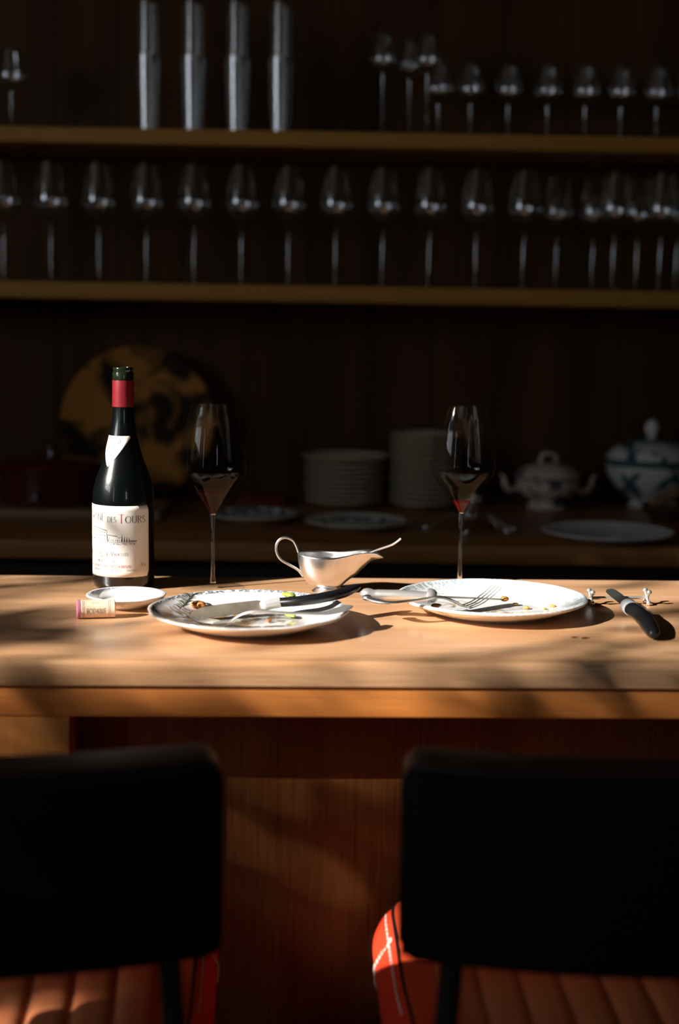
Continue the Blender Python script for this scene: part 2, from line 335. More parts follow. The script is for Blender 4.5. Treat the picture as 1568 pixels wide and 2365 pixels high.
def bbox(x0, x1, y0, y1, z0, z1, r=0.004, seg=3):
    bm = bmesh.new(); V, F = box(x0, x1, y0, y1, z0, z1)
    vs = [bm.verts.new(v) for v in V]
    for f in F: bm.faces.new([vs[i] for i in f])
    bmesh.ops.recalc_face_normals(bm, faces=bm.faces)
    bmesh.ops.bevel(bm, geom=list(bm.edges), offset=r, segments=seg, profile=0.5, affect='EDGES')
    V = [v.co.copy() for v in bm.verts]; bm.verts.index_update(); F = [tuple(v.index for v in f.verts) for f in bm.faces]; bm.free()
    return V, F
def lathe(prof, n=48, wob=None, sx=1.0, sy=1.0):
    """prof: (r, z) list; r=0 ends collapse to a point; wob(theta, r, z) -> radial factor"""
    V, F, rings = [], [], []
    for (r, z) in prof:
        if r <= 1e-7: V.append((0, 0, z)); rings.append([len(V) - 1]); continue
        ring = []
        for i in range(n):
            t = 2 * PI * i / n; k = wob(t, r, z) if wob else 1.0
            V.append((r * k * math.cos(t) * sx, r * k * math.sin(t) * sy, z)); ring.append(len(V) - 1)
        rings.append(ring)
    for a, b in zip(rings, rings[1:]):
        if len(a) == 1 and len(b) == 1: continue
        for i in range(n):
            j = (i + 1) % n
            if len(a) == 1: F.append((a[0], b[i], b[j]))
            elif len(b) == 1: F.append((a[i], a[j], b[0]))
            else: F.append((a[i], a[j], b[j], b[i]))
    return V, F
def smooth_pts(P, n=8):
    P = [tuple(p) for p in P]; out = []; d = len(P[0])
    for i in range(len(P) - 1):
        p0 = P[max(i - 1, 0)]; p1 = P[i]; p2 = P[i + 1]; p3 = P[min(i + 2, len(P) - 1)]
        for k in range(n):
            t = k / n
            out.append(tuple(0.5 * ((2 * p1[j]) + (-p0[j] + p2[j]) * t + (2 * p0[j] - 5 * p1[j] + 4 * p2[j] - p3[j]) * t * t + (-p0[j] + 3 * p1[j] - 3 * p2[j] + p3[j]) * t ** 3) for j in range(d)))
    out.append(P[-1]); return out
def tube(P, rad, n=10, flat=1.0, up=None, caps=True):
    """sweep an ellipse (rad across, rad*flat along 'up') down P; rad may be a list"""
    P = [Vector(p) for p in P]; N = len(P)
    rs = rad if isinstance(rad, (list, tuple)) else [rad] * N
    fl = flat if isinstance(flat, (list, tuple)) else [flat] * N
    V, F = [], []; prev = None
    for i in range(N):
        t = (P[min(i + 1, N - 1)] - P[max(i - 1, 0)]).normalized()
        if up is not None: u = Vector(up)
        else: u = prev if prev is not None else (Vector((0, 0, 1)) if abs(t.z) < 0.9 else Vector((1, 0, 0)))
        s = t.cross(u); s = s.normalized() if s.length > 1e-6 else t.orthogonal().normalized()
        u = s.cross(t).normalized(); prev = u
        for k in range(n):
            a = 2 * PI * k / n; V.append(P[i] + s * (rs[i] * math.cos(a)) + u * (rs[i] * fl[i] * math.sin(a)))
    for i in range(N - 1):
        for k in range(n):
            j = (k + 1) % n; F.append((i * n + k, i * n + j, (i + 1) * n + j, (i + 1) * n + k))
    if caps:
        F.append(tuple(range(n))[::-1]); F.append(tuple((N - 1) * n + k for k in range(n)))
    return V, F
def ball(c, r, n=14, sz=1.0):
    k = n // 2
    v, f = lathe([(max(0, r * math.sin(PI * i / k)) if 0 < i < k else 0, -r * math.cos(PI * i / k) * sz) for i in range(k + 1)], n)
    return [tuple(Vector(p) + Vector(c)) for p in v], f
def xf(data, M):
    return [M @ Vector(v) for v in data[0]], data[1]
def off(data, d):
    return [Vector(v) + Vector(d) for v in data[0]], data[1]
def lerp(a, b, t): return a + (b - a) * t
def interp(x, T):
    for (a, va), (b, vb) in zip(T, T[1:]):
        if x <= b: return va + (vb - va) * max(0, (x - a)) / (b - a)
    return T[-1][1]
def extrude_x(prof, x0, x1):
    n = len(prof); V = [(x0, y, z) for y, z in prof] + [(x1, y, z) for y, z in prof]
    F = [(i, (i + 1) % n, n + (i + 1) % n, n + i) for i in range(n)] + [tuple(range(n)), tuple(range(n, 2 * n))]
    return V, F

# ------------------------------------------------------------------ the room
YW, YK = 3.32, 0.014                        # wall behind the bar (and its slight turn)
RX, CEIL = 2.6, 3.1
struct('floor', box(WX, RX, WY2, YW + 0.1, -0.05, 0.0), 'floor_oak', smooth=False)
struct('ceiling', box(WX, RX, WY2, YW + 0.1, CEIL, CEIL + 0.05), 'dark_plaster', smooth=False)
struct('wall_right', box(RX, RX + 0.1, WY2, YW + 0.1, 0, CEIL), 'dark_plaster', smooth=False)
y0, y1, z0, z1 = WIN
v0, v1, u0, u1 = WIN_ADDED
struct('wall_left', join(box(WX - 0.12, WX, WY2, v0, 0, CEIL), box(WX - 0.12, WX, v0, v1, 0, u0), box(WX - 0.12, WX, v0, v1, u1, CEIL), box(WX - 0.12, WX, v1, y0, 0, CEIL), box(WX - 0.12, WX, y1, YW + 0.1, 0, CEIL), box(WX - 0.12, WX, y0, y1, 0, z0), box(WX - 0.12, WX, y0, y1, z1, CEIL)), 'dark_plaster', smooth=False)
struct('added_window', join(box(WX - 0.1, WX - 0.03, v0, v0 + .03, u0, u1), box(WX - 0.1, WX - 0.03, v1 - .03, v1, u0, u1), box(WX - 0.1, WX - 0.03, v0, v1, u0, u0 + .03), box(WX - 0.1, WX - 0.03, v0, v1, u1 - .03, u1)), 'window_paint', smooth=False)
x0, x1, a0, a1 = WIN2
struct('wall_front', join(box(WX, x0, WY2 - 0.12, WY2, 0, CEIL), box(x1, RX, WY2 - 0.12, WY2, 0, CEIL), box(x0, x1, WY2 - 0.12, WY2, 0, a0), box(x0, x1, WY2 - 0.12, WY2, a1, CEIL)), 'dark_plaster', smooth=False)
# vertical boards of the back wall
bw = []
x = WX
while x < RX - 0.01:
    x2 = min(x + 0.145, RX); bw.append(box(x + 0.0015, x2 - 0.0015, 0, 0.10, 0, CEIL)); x = x2
bw.append(box(WX, RX, 0.006, 0.10, 0, CEIL))
wb = struct('wall_back', join(*bw), 'wall_panelling', smooth=False); wb.location = (0, YW, 0); wb.rotation_euler = (0, 0, math.atan(YK))
fr = 0.06
struct('window_1', join(box(WX - 0.1, WX - 0.03, y0 - 0.0, y0 + fr, z0, z1), box(WX - 0.1, WX - 0.03, y1 - 0.04, y1, z0, z1), box(WX - 0.1, WX - 0.03, y0, y1, z0, z0 + fr), box(WX - 0.1, WX - 0.03, y0, y1, z1 - 0.04, z1)), 'window_paint', smooth=False)
xm = (x0 + x1) / 2
struct('window_2', join(box(x0, x0 + fr, WY2 - 0.1, WY2 - 0.03, a0, a1), box(x1 - fr, x1, WY2 - 0.1, WY2 - 0.03, a0, a1), box(x0, x1, WY2 - 0.1, WY2 - 0.03, a0, a0 + fr), box(x0, x1, WY2 - 0.1, WY2 - 0.03, a1 - fr, a1), box(xm - 0.025, xm + 0.025, WY2 - 0.1, WY2 - 0.03, a0, a1)), 'window_paint', smooth=False)

# ------------------------------------------------------------------ the bar
BZ = 0.92                                   # counter height
BYAW = math.atan(0.040)
FY = 1.437                                  # counter front edge at x = 0
BD = 0.497                                  # counter depth
prof = [(BD, BZ), (BD, BZ - 0.029)]
prof += [(0.003, BZ - 0.029), (0.0, BZ - 0.026)]
for i in range(7):
    a = PI / 2 * i / 6; prof.append((0.007 - 0.007 * math.cos(a), BZ - 0.007 + 0.007 * math.sin(a)))
ct = obj('countertop', extrude_x(prof, -1.6, 1.6), 'counter_oak', angle=30)
tag(ct, 'warm oak bar worktop lying under the plates, bottle and glasses', 'worktop')
ct.location = (0, FY, 0); ct.rotation_euler = (0, 0, BYAW)
bar = thing('bar_counter', 'orange oak bar front with recessed veneer panel under the worktop', 'bar', (0, FY, 0), BYAW)
obj('rail', bbox(-1.6, 1.6, 0.004, 0.05, BZ - 0.0605, BZ - 0.0305, 0.002), 'rail_oak', bar)
STX = aty(161, 1690, FY - 0.006).x
obj('stile', bbox(-1.6, STX, 0.005, 0.05, 0.02, BZ - 0.0608, 0.0015), 'stile_oak', bar)
obj('panel', box(-1.6, 1.6, 0.086, 0.104, 0.0, BZ - 0.032), 'panel_veneer', bar, smooth=False)
obj('back_panel', box(-1.6, 1.6, BD - 0.06, BD - 0.04, 0.0, BZ - 0.031), 'dark_cabinet', bar, smooth=False)

# ------------------------------------------------------------------ sideboard and shelves behind
SBZ = 0.863
sbf = aty(784, 1256, 2.62).y
sb = thing('sideboard', 'long brown wooden sideboard running along the back wall under the shelves', 'sideboard', (0, 2.62, 0), math.atan(0.012))
obj('top', bbox(-1.9, 1.9, 0, YW - 2.62 - 0.03, SBZ - 0.036, SBZ, 0.004), 'sideboard_wood', sb)
obj('front_panel', box(-1.9, 1.9, 0.06, 0.09, 0.05, SBZ - 0.037), 'dark_cabinet', sb, smooth=False)
SHY = 3.02                                  # front of the shelves
def shelf(py_top, py_bot, label, nm='wall_shelf'):
    zt = aty(784, py_top, SHY).z; zb = aty(784, py_bot, SHY).z
    t = obj(nm, bbox(-1.9, 1.9, 0, YW - SHY - 0.028, zb, zt, 0.002), 'shelf_oak'); tag(t, label, 'shelf', 'shelves on the back wall')
    t.location = (0, SHY, 0); t.rotation_euler = (0, 0, math.atan(YK)); return zt
SZ1 = shelf(661, 699, 'lower wooden wall shelf, carrying the long row of wine glasses')
SZ2 = shelf(304, 340, 'upper wooden wall shelf, carrying the stacked tumblers')

# ------------------------------------------------------------------ lettering: a small stroke alphabet with thick stems and thin hairlines
def arc(cx, cy, rx, ry, a0, a1, n=12):
    return [(cx + rx * math.cos(R(a0 + (a1 - a0) * i / n)), cy + ry * math.sin(R(a0 + (a1 - a0) * i / n))) for i in range(n + 1)]
GL = {
 'A': (.72, [[(.04, 0), (.36, 1)], [(.36, 1), (.68, 0)], [(.15, .36), (.57, .36)]]),
 'B': (.60, [[(.1, 0), (.1, 1)], [(.1, 1), (.3, 1)] + arc(.3, .76, .2, .24, 90, -90) + [(.1, .52)], [(.1, .52), (.3, .52)] + arc(.3, .26, .25, .26, 90, -90) + [(.1, 0)]]),
 'C': (.72, [arc(.42, .5, .36, .5, 50, 310, 18)]),
 'D': (.74, [[(.1, 0), (.1, 1)], [(.1, 1), (.3, 1)] + arc(.3, .5, .38, .5, 90, -90, 14) + [(.1, 0)]]),
 'E': (.54, [[(.1, 0), (.1, 1)], [(.1, 1), (.48, 1)], [(.1, .53), (.42, .53)], [(.1, 0), (.5, 0)]]),
 'F': (.52, [[(.1, 0), (.1, 1)], [(.1, 1), (.48, 1)], [(.1, .53), (.42, .53)]]),
 'I': (.22, [[(.11, 0), (.11, 1)]]),
 'L': (.50, [[(.1, 0), (.1, 1)], [(.1, 0), (.48, 0)]]),
 'M': (.86, [[(.1, 0), (.14, 1)], [(.14, 1), (.43, 0.05)], [(.43, .05), (.72, 1)], [(.72, 1), (.76, 0)]]),
 'N': (.76, [[(.1, 0), (.1, 1)], [(.1, 1), (.66, 0)], [(.66, 0), (.66, 1)]]),
 'O': (.82, [arc(.41, .5, .35, .5, 0, 360, 24)]),
 'P': (.56, [[(.1, 0), (.1, 1)], [(.1, 1), (.28, 1)] + arc(.28, .74, .22, .26, 90, -90) + [(.1, .48)]]),
 'R': (.62, [[(.1, 0), (.1, 1)], [(.1, 1), (.28, 1)] + arc(.28, .75, .21, .25, 90, -90) + [(.1, .5)], [(.28, .5), (.58, 0)]]),
 'S': (.54, [arc(.28, .75, .18, .25, 40, 255, 12) + arc(.26, .26, .21, .26, 75, -145, 12)]),
 'T': (.62, [[(.31, 0), (.31, 1)], [(.02, 1), (.60, 1)]]),
 'U': (.72, [[(.1, 1), (.1, .3)] + arc(.36, .3, .26, .3, 180, 360, 12) + [(.62, 1)]]),
 'V': (.70, [[(.03, 1), (.35, 0)], [(.35, 0), (.67, 1)]]),
 'Y': (.64, [[(.03, 1), (.32, .5)], [(.61, 1), (.32, .5)], [(.32, .5), (.32, 0)]]),
 '0': (.56, [arc(.28, .5, .22, .5, 0, 360, 20)]),
 '2': (.54, [arc(.26, .74, .21, .26, 160, -20, 10) + [(.05, 0)], [(.05, 0), (.5, 0)]]),
 '5': (.52, [[(.45, 1), (.14, 1), (.11, .58)] + arc(.24, .32, .22, .31, 110, -150, 12)]),
 '6': (.56, [arc(.5, .5, .44, .5, 100, 180, 8) + arc(.28, .3, .22, .3, 180, 540, 16)]),
 '7': (.52, [[(.04, 1), (.5, 1), (.2, 0)]]),
 '-': (.44, [[(.08, .42), (.36, .42)]]), '.': (.22, [[(.08, .04), (.15, .04)]]), ' ': (.36, []),
}
def strip(P, wt, wT):
    """2-D quads along a polyline; stems thick, hairlines thin"""
    out = []; n = len(P); wid = []; nor = []
    for i in range(n):
        a = P[max(i - 1, 0)]; b = P[min(i + 1, n - 1)]; dx, dy = b[0] - a[0], b[1] - a[1]; l = math.hypot(dx, dy) or 1
        nor.append((-dy / l, dx / l)); wid.append(0.5 * (wt + (wT - wt) * abs(dy / l) ** 1.5))
    for i in range(n - 1):
        p, q = P[i], P[i + 1]
        out.append([(p[0] + nor[i][0] * wid[i], p[1] + nor[i][1] * wid[i]), (q[0] + nor[i + 1][0] * wid[i + 1], q[1] + nor[i + 1][1] * wid[i + 1]),
                    (q[0] - nor[i + 1][0] * wid[i + 1], q[1] - nor[i + 1][1] * wid[i + 1]), (p[0] - nor[i][0] * wid[i], p[1] - nor[i][1] * wid[i])])
    return out
def text_quads(txt, h, small=0.74, serif=True, track=0.06, wx=1.0, wt=.034, wT=.094):
    """capitals at height h; lower-case input = small capitals. returns (quads, width)"""
    x = 0; Q = []
    for ch in txt:
        k = h * (small if ch.islower() else 1.0)
        wd, st = GL.get(ch.upper(), GL[' '])
        for P in st:
            PP = [(x + p[0] * k * wx, p[1] * k) for p in P]; Q += strip(PP, wt * k, wT * k)
            if serif and ch.upper() not in '0256 7.-':
                for e, o in ((P[0], P[1]), (P[-1], P[-2])):
                    if e[1] in (0, 1) and abs(e[0] - o[0]) < .4 * abs(e[1] - o[1]) + 1e-6 and abs(e[1] - o[1]) > .3:
                        Q += strip([(x + (e[0] - .10) * k * wx, e[1] * k), (x + (e[0] + .10) * k * wx, e[1] * k)], .035 * k, .035 * k)
        x += (wd * wx + track) * k
    return Q, x
def quads_mesh(Q, fn):
    V, F = [], []
    for q in Q:
        # split long quads so they follow a curved surface
        n = max(1, int(math.hypot(q[1][0] - q[0][0], q[1][1] - q[0][1]) / 0.002))
        for i in range(n):
            a, b = i / n, (i + 1) / n
            pts = [tuple(lerp(q[0][c], q[1][c], a) for c in (0, 1)), tuple(lerp(q[0][c], q[1][c], b) for c in (0, 1)),
                   tuple(lerp(q[3][c], q[2][c], b) for c in (0, 1)), tuple(lerp(q[3][c], q[2][c], a) for c in (0, 1))]
            k = len(V); V += [fn(*p) for p in pts]; F.append((k, k + 1, k + 2, k + 3))
    return V, F
def shift(Q, dx, dy): return [[(p[0] + dx, p[1] + dy) for p in q] for q in Q]

# ------------------------------------------------------------------ wine bottle
bp = at(286, 1353, BZ); BX, BY = bp.x, bp.y
bot = thing('wine_bottle', 'dark wine bottle with cream label and red neck foil at the left of the bar', 'bottle', bp, math.atan2(-BX, BY))
bdist = math.hypot(BX, BY)
def bz(py, r=0.0):                            # height on the bottle's front for a pixel row (taken on the bottle's axis column)
    d = ray(286, py); t = (bdist - r) / math.hypot(d.x, d.y); return (CAM + d * t).z - BZ
BR = 0.0402
pts = [(0.0402, bz(1172)), (0.0402, bz(1150)), (0.0385, bz(1125)), (0.0352, bz(1102)), (0.0305, bz(1080)), (0.0252, bz(1055)), (0.0212, bz(1030)), (0.0178, bz(1004)), (0.0154, bz(980)), (0.0138, bz(955)), (0.0133, bz(938)), (0.0131, bz(900)), (0.0130, bz(874))]
outer = [(0, 0.006), (0.020, 0.003), (0.033, 0.0), (0.037, 0.0006), (0.0395, 0.004), (0.0402, 0.009)] + smooth_pts(pts, 4)
def bottle_r(z):
    for (r0_, z0_), (r1_, z1_) in zip(outer[5:], outer[6:]):
        if z <= z1_: return lerp(r0_, r1_, (z - z0_) / (z1_ - z0_ + 1e-9))
    return outer[-1][0]
ztop = bz(848)
inner = [(0.0095, bz(874)), (0.0, bz(874))]
obj('glass_body', lathe(outer + [(0.0, bz(874))], 64), 'bottle_glass', bot)
lip = [(0.0, bz(877)), (0.0128, bz(877)), (0.0136, bz(876)), (0.0137, bz(861)), (0.0134, bz(859.5)), (0.0124, bz(858.5)), (0.0124, bz(857)), (0.0131, bz(855.5)), (0.0131, bz(850)), (0.0124, ztop), (0.0100, ztop), (0.0094, ztop - 0.002), (0.0092, ztop - 0.02), (0, ztop - 0.02)]
o = obj('bottle_lip', lathe(lip, 48), 'lip_glass', bot, angle=50); o['label'] = 'dark green glass lip above the red foil'
cap = [(0.01318, bz(939.5)), (0.0141, bz(939)), (0.0141, bz(936)), (0.0138, bz(905)), (0.0137, bz(880)), (0.0136, bz(878.2)), (0.0131, bz(878))]
obj('capsule_foil', lathe(cap, 48), 'capsule_foil', bot)['label'] = 'crinkled red foil band around the neck'
def cyl(s, z, lift=0.0):                      # label coordinates: arc length s (0 = facing the camera), height z
    r = BR + 0.00025 + lift; a = s / BR; return (r * math.sin(a), -r * math.cos(a), z)
zt, zb = bz(1169.5, BR), bz(1334, BR)
sR, sL = R(52.6) * BR, R(-106) * BR
V, F = [], []
n, mrow = 48, 14
for j in range(mrow + 1):
    v = j / mrow; z = lerp(zb, zt, v); e = min(z - zb, zt - z); cr = 0.003
    ins = cr - math.sqrt(max(0, cr * cr - (cr - e) ** 2)) if e < cr else 0
    for i in range(n + 1):
        V.append(cyl(lerp(sL + ins, sR - ins, i / n), z))
for j in range(mrow):
    for i in range(n): a = j * (n + 1) + i; F.append((a, a + 1, a + n + 2, a + n + 1))
lab = obj('front_label', (V, F), 'label_paper', bot); lab['label'] = 'cream paper label with black lettering and an estate drawing'
lab.modifiers.new('thickness', 'SOLIDIFY').thickness = 0.00012
LF = lambda s, z: cyl(s, z, 0.00022)
def s_at(px): return math.asin(max(-1, min(1, (px - 286) / 70.5))) * BR
def label_text(txt, sC, py_base, hpx, width=None, **k):
    h = hpx * 0.000567; Q, wd = text_quads(txt, h, **k)
    if width:
        f = width / wd; Q = [[(p[0] * f, p[1]) for p in q] for q in Q]; wd = width
    return shift(Q, sC - wd / 2, bz(py_base, BR))
sT = s_at(281.5); sEnd = s_at(335)
QB, QR_, QG, QT = [], [], [], []
QB += label_text('ours', 0, 1208, 19, sEnd - s_at(289), small=.80); QB = shift(QB, (sEnd + s_at(289)) / 2, 0)
QT += label_text('T', sT, 1208.5, 20)
q = label_text('DES', (s_at(250) + s_at(270.5)) / 2, 1207, 12.5, s_at(270.5) - s_at(250)); QB += q
q = label_text('Domaine', 0, 1204, 19, s_at(243.5) - R(-97) * BR, small=.80); QB += shift(q, (s_at(243.5) + R(-97) * BR) / 2, 0)
QG += label_text('Vin de Pays de Vaucluse', (s_at(298) + R(-85) * BR) / 2, 1284.5, 10.5, s_at(298) - R(-85) * BR, small=.68)
QG += label_text('denomination de pays', (s_at(226) + s_at(272)) / 2, 1288, 3.6, s_at(272) - s_at(226), small=.8, serif=False)
QG += label_text('Merlot - Syrah', s_at(247), 1300, 7, s_at(267) - s_at(227), small=.7)
q = label_text('MIS EN BOUTEILLE AU DOMAINE', (s_at(304) + R(-78) * BR) / 2, 1312, 6.3, s_at(304) - R(-78) * BR); QR_ += q
QG += label_text('SARRIANS - VAUCLUSE - FRANCE', (s_at(319) + R(-70) * BR) / 2, 1320, 4.2, s_at(319) - R(-70) * BR, serif=False)
QV = label_text('750 ml', (s_at(323) + s_at(335)) / 2, 1310, 8, s_at(335) - s_at(323), small=.8, serif=False)
obj('lettering', quads_mesh(QB, LF), 'ink_black', lab, smooth=False)
obj('volume_mark', quads_mesh(QV, LF), 'ink_black', lab, smooth=False)
obj('lettering', quads_mesh(QG, LF), 'ink_grey', lab, smooth=False)['label'] = 'fine grey lettering'
obj('initial', quads_mesh(QT, LF), 'ink_red', lab, smooth=False)['label'] = 'tall red initial'
obj('lettering', quads_mesh(QR_, LF), 'ink_red', lab, smooth=False)['label'] = 'red lettering'
# the pen drawing: big house with rows of windows, low wing, cypresses, scribbled ground
D = []
def ln(P, w=0.9):
    w *= .75
    D.extend(strip([(s_at(px), bz(py, BR)) for px, py in P], w * 0.00057, w * 0.00057))
rd = random.Random(3)
ln([(219, 1222), (224, 1220), (236, 1223.5), (249, 1227)], 1.6); ln([(223, 1221), (222.5, 1250)], .7); ln([(249, 1227), (249, 1252)], 1.0)
for r_ in range(3):
    for c_ in range(5):
        x_ = 226.5 + c_ * 4.4; y_ = 1227.5 + r_ * 7.5 + c_ * .5
        ln([(x_, y_), (x_ + .3, y_ + 3.6)], 1.5)
ln([(249, 1236.5), (258, 1237.5), (272, 1239)], 1.7); ln([(250, 1240), (251, 1252)], 1.1); ln([(255, 1241), (254, 1246)], .7)
for x_ in (254, 262, 270, 275): ln([(x_ - 2.5, 1251), (x_ - 1.8, 1247), (x_ + 1.6, 1247.4), (x_ + 1.8, 1251.5)], 1.0)
ln([(272, 1241), (275, 1243), (279, 1241.5)], 1.3)
for x_, h_ in ((282, 17), (287.5, 13), (293, 11), (298.5, 9)):
    for k in range(5): ln([(x_ - 1.4 + .7 * k, 1251.5), (x_ + .15 * (k - 2), 1251.5 - h_ * (1 - .22 * abs(k - 2)))], .8)
for k in range(22):
    x_ = 301 + k * .65; ln([(x_, 1251), (x_ + .8, 1248 + rd.random() * 2.2)], .9)
ln([(217, 1244), (224, 1248), (232, 1250.5), (245, 1252), (262, 1253), (290, 1253), (315, 1252.5)], .9)
ln([(217, 1245), (221, 1247.5), (223, 1250)], 1.8); ln([(221, 1226), (218, 1234)], 1.6); ln([(223, 1223), (219, 1229)], 1.5)
for k in range(70):
    x_ = 236 + rd.random() * 78; y_ = 1254.5 + rd.random() * 4; ln([(x_, y_), (x_ + 1 + rd.random() * 2, y_ - .8 + rd.random() * 1.6)], .7)
obj('drawing', quads_mesh(D, LF), 'ink_black', lab, smooth=False)['label'] = 'pen drawing of a large house beside cypress trees'
# triangular neck tag
tc_ = R(-43)
tag_poly = []
ztA, ztB = bz(1009, 0.03), bz(1083, 0.052)
Vt, Ft = [], []
rows, cols = 22, 20
for j in range(rows + 1):
    v = j / rows; z = lerp(ztA, ztB, v); rr = bottle_r(z) + 0.0004
    hw = 0.0315 * (1 - v) + 0.0012
    if v < .06: hw -= 0.002 * (1 - v / .06) ** 2
    if v > .93: hw = max(0.0009, hw * (1 - ((v - .93) / .07) ** 2 * .8))
    for i in range(cols + 1):
        a = tc_ + lerp(-hw, hw, i / cols) / (0.72 * rr + 0.28 * 0.040); Vt.append((rr * math.sin(a), -rr * math.cos(a), z))
for j in range(rows):
    for i in range(cols): a = j * (cols + 1) + i; Ft.append((a, a + 1, a + cols + 2, a + cols + 1))
nt_ = obj('neck_tag', (Vt, Ft), 'label_paper', bot); nt_.modifiers.new('thickness', 'SOLIDIFY').thickness = 0.00012
nt_['label'] = 'white pointed paper tag on the shoulder'
def NF(s, z):
    rr = bottle_r(z) + 0.00055; a = tc_ + s / rr; return (rr * math.sin(a), -rr * math.cos(a), z)
Q1, w1 = text_quads('RESERVE', 0.0058, wx=.8); Q2, w2 = text_quads('2006', 0.0058, wx=.9)
obj('lettering', quads_mesh(shift(Q1, -w1 / 2 + .003, bz(1028, .032)), NF), 'ink_grey', nt_, smooth=False)
obj('lettering', quads_mesh(shift(Q2, -w2 / 2 + .002, bz(1049, .038)), NF), 'ink_grey', nt_, smooth=False)

# ------------------------------------------------------------------ the two tall wine glasses
def wine_glass(px, py, label, wine_z, wine_mat, wine_label):
    p = at(px, py, BZ); t = thing('wine_glass', label, 'glass', p, 0, 'wine glasses on the bar')
    H, zb_ = 0.2405, 0.099
    out = smooth_pts([(0.0042, zb_ - 0.001), (0.0075, zb_ + 0.004), (0.0155, zb_ + 0.016), (0.0265, zb_ + 0.031), (0.0365, zb_ + 0.043), (0.0425, zb_ + 0.053), (0.0436, zb_ + 0.061), (0.0425, zb_ + 0.075), (0.0395, zb_ + 0.098), (0.0350, zb_ + 0.122), (0.0293, H)], 6)
    inn = [(max(0.0, r - 0.0008), z + (0.0012 if z < zb_ + 0.03 else 0)) for r, z in out]
    obj('bowl', lathe(out + [(0.0289, H + 0.0004)] + inn[::-1] + [(0, inn[0][1])], 72), 'crystal', t, angle=60)
    st = [(0, zb_ - 0.0005), (0.0038, zb_ - 0.0012)] + smooth_pts([(0.0040, zb_ - 0.002), (0.0034, zb_ - 0.012), (0.0025, 0.07), (0.0023, 0.045), (0.0026, 0.022), (0.0035, 0.0085), (0.0048, 0.0058)], 6) + [(0, 0.0058)]
    obj('stem', lathe(st, 28), 'stem_crystal', t)
    ft = [(0, 0.0062), (0.005, 0.0056), (0.015, 0.0030), (0.03, 0.0016), (0.0415, 0.0012), (0.042, 0.0006), (0.0415, 0.0), (0, 0.0)]
    obj('foot', lathe(ft, 64), 'crystal', t, angle=60)
    wp = [(0, inn[0][1] + 0.0005)]
    for r, z in inn:
        if z < wine_z: wp.append((max(0.0, r - 0.00035), z + 0.0002))
    wp += [(wp[-1][0] + 0.0012, wine_z), (0, wine_z)]
    obj('wine', lathe(wp, 64), wine_mat, t, angle=25)['label'] = wine_label
    return t
wine_glass(491.5, 1358, 'tall wine glass holding dark red wine, standing between the bottle and the sauce boat', 0.1285, 'red_wine', 'deep dark red wine')
wine_glass(1061, 1350, 'tall wine glass holding a last sip of clear red wine, behind the scalloped plate', 0.1135, 'pale_wine', 'last sip of clear red wine')

# ------------------------------------------------------------------ plates on the bar
def plate_prof(Rr, rim, foot, well, thick=0.0042):
    return [(0, 0.0012), (foot - 0.004, 0.0012), (foot - 0.002, 0.0), (foot + 0.001, 0.0), (foot + 0.003, 0.0015)] + \
        smooth_pts([(foot + 0.006, 0.0028), (lerp(foot, Rr, .35), rim * .28), (lerp(foot, Rr, .7), rim * .58), (Rr - 0.003, rim - thick * .85)], 5) + \
        [(Rr - 0.0008, rim - thick * .6), (Rr, rim - thick * .25), (Rr - 0.0005, rim + .0001), (Rr - 0.002, rim + 0.0006)] + \
        smooth_pts([(Rr - 0.004, rim + 0.0002), (lerp(well, Rr, .7), rim * .80), (lerp(well, Rr, .35), rim * .58), (well + 0.004, rim * .42), (well - 0.004, rim * .36)], 5) + [(well * .5, rim * .34), (0, rim * .34)]
P1R, P1H = 0.115, 0.0215
p1 = at(574, 1404, BZ + P1H); p1.z = BZ
plate1 = obj('dinner_plate', lathe(plate_prof(P1R, P1H, 0.064, 0.074), 144, lambda t, r, z: 1 + 0.006 * math.cos(12 * t + .4) * (r / P1R) ** 6), 'plate_dark_border', loc=p1)
tag(plate1, 'used white dinner plate with a dark blue-black rim border, holding the black-handled knife', 'plate')
P2R, P2H = 0.1155, 0.0215
p2 = at(1136, 1375, BZ + P2H); p2.z = BZ
def scallop(t, r, z):
    k = (r / P2R) ** 7
    return 1 + k * (0.012 * (abs(math.sin(6 * t + .7)) ** .7 - .6) + 0.0028 * math.cos(96 * t))
plate2 = obj('dinner_plate', lathe(plate_prof(P2R, P2H, 0.064, 0.074), 288, scallop), 'plate_teal_print', loc=p2)
tag(plate2, 'used white dinner plate with a scalloped edge and faint teal print, holding silver cutlery', 'plate')
SR, SH = 0.0485, 0.0165
ps = at(291.5, 1371, BZ + SH); ps.z = BZ
sauc = obj('saucer', lathe(plate_prof(SR, SH, 0.021, 0.024, 0.0032), 96, lambda t, r, z: 1 + 0.012 * (abs(math.sin(5 * t)) ** .8 - .6) * (r / SR) ** 6), 'saucer_blue_border', loc=ps)
tag(sauc, 'small white saucer with a blue edge in front of the bottle, holding flaky salt', 'saucer')
# salt heap
rs = random.Random(5); V, F = [], []
parts = [lathe([(0, 0.0055), (0.024, 0.0060), (0.029, 0.0085), (0.022, 0.0112), (0.011, 0.0128), (0, 0.0132)], 40, lambda t, r, z: 1 + .16 * math.sin(3 * t + 1) + .1 * math.sin(7 * t) + .06 * math.sin(13 * t))]
for i in range(130):
    a = rs.random() * 2 * PI; rr = 0.028 * math.sqrt(rs.random()); s = 0.0004 + rs.random() * 0.0005
    M = Matrix.Translation((rr * math.cos(a), rr * math.sin(a), 0.0132 - 0.0050 * (rr / 0.028) ** 1.5 + rs.random() * .0005 - .0003)) @ Matrix.Rotation(rs.random() * 6, 4, Vector((rs.random(), rs.random(), rs.random())).normalized())
    parts.append(xf(box(-s, s, -s, s, -s * .4, s * .4), M))
salt = obj('salt', join(*parts), 'salt', smooth=False, loc=ps + Vector((0.006, -0.005, 0)))
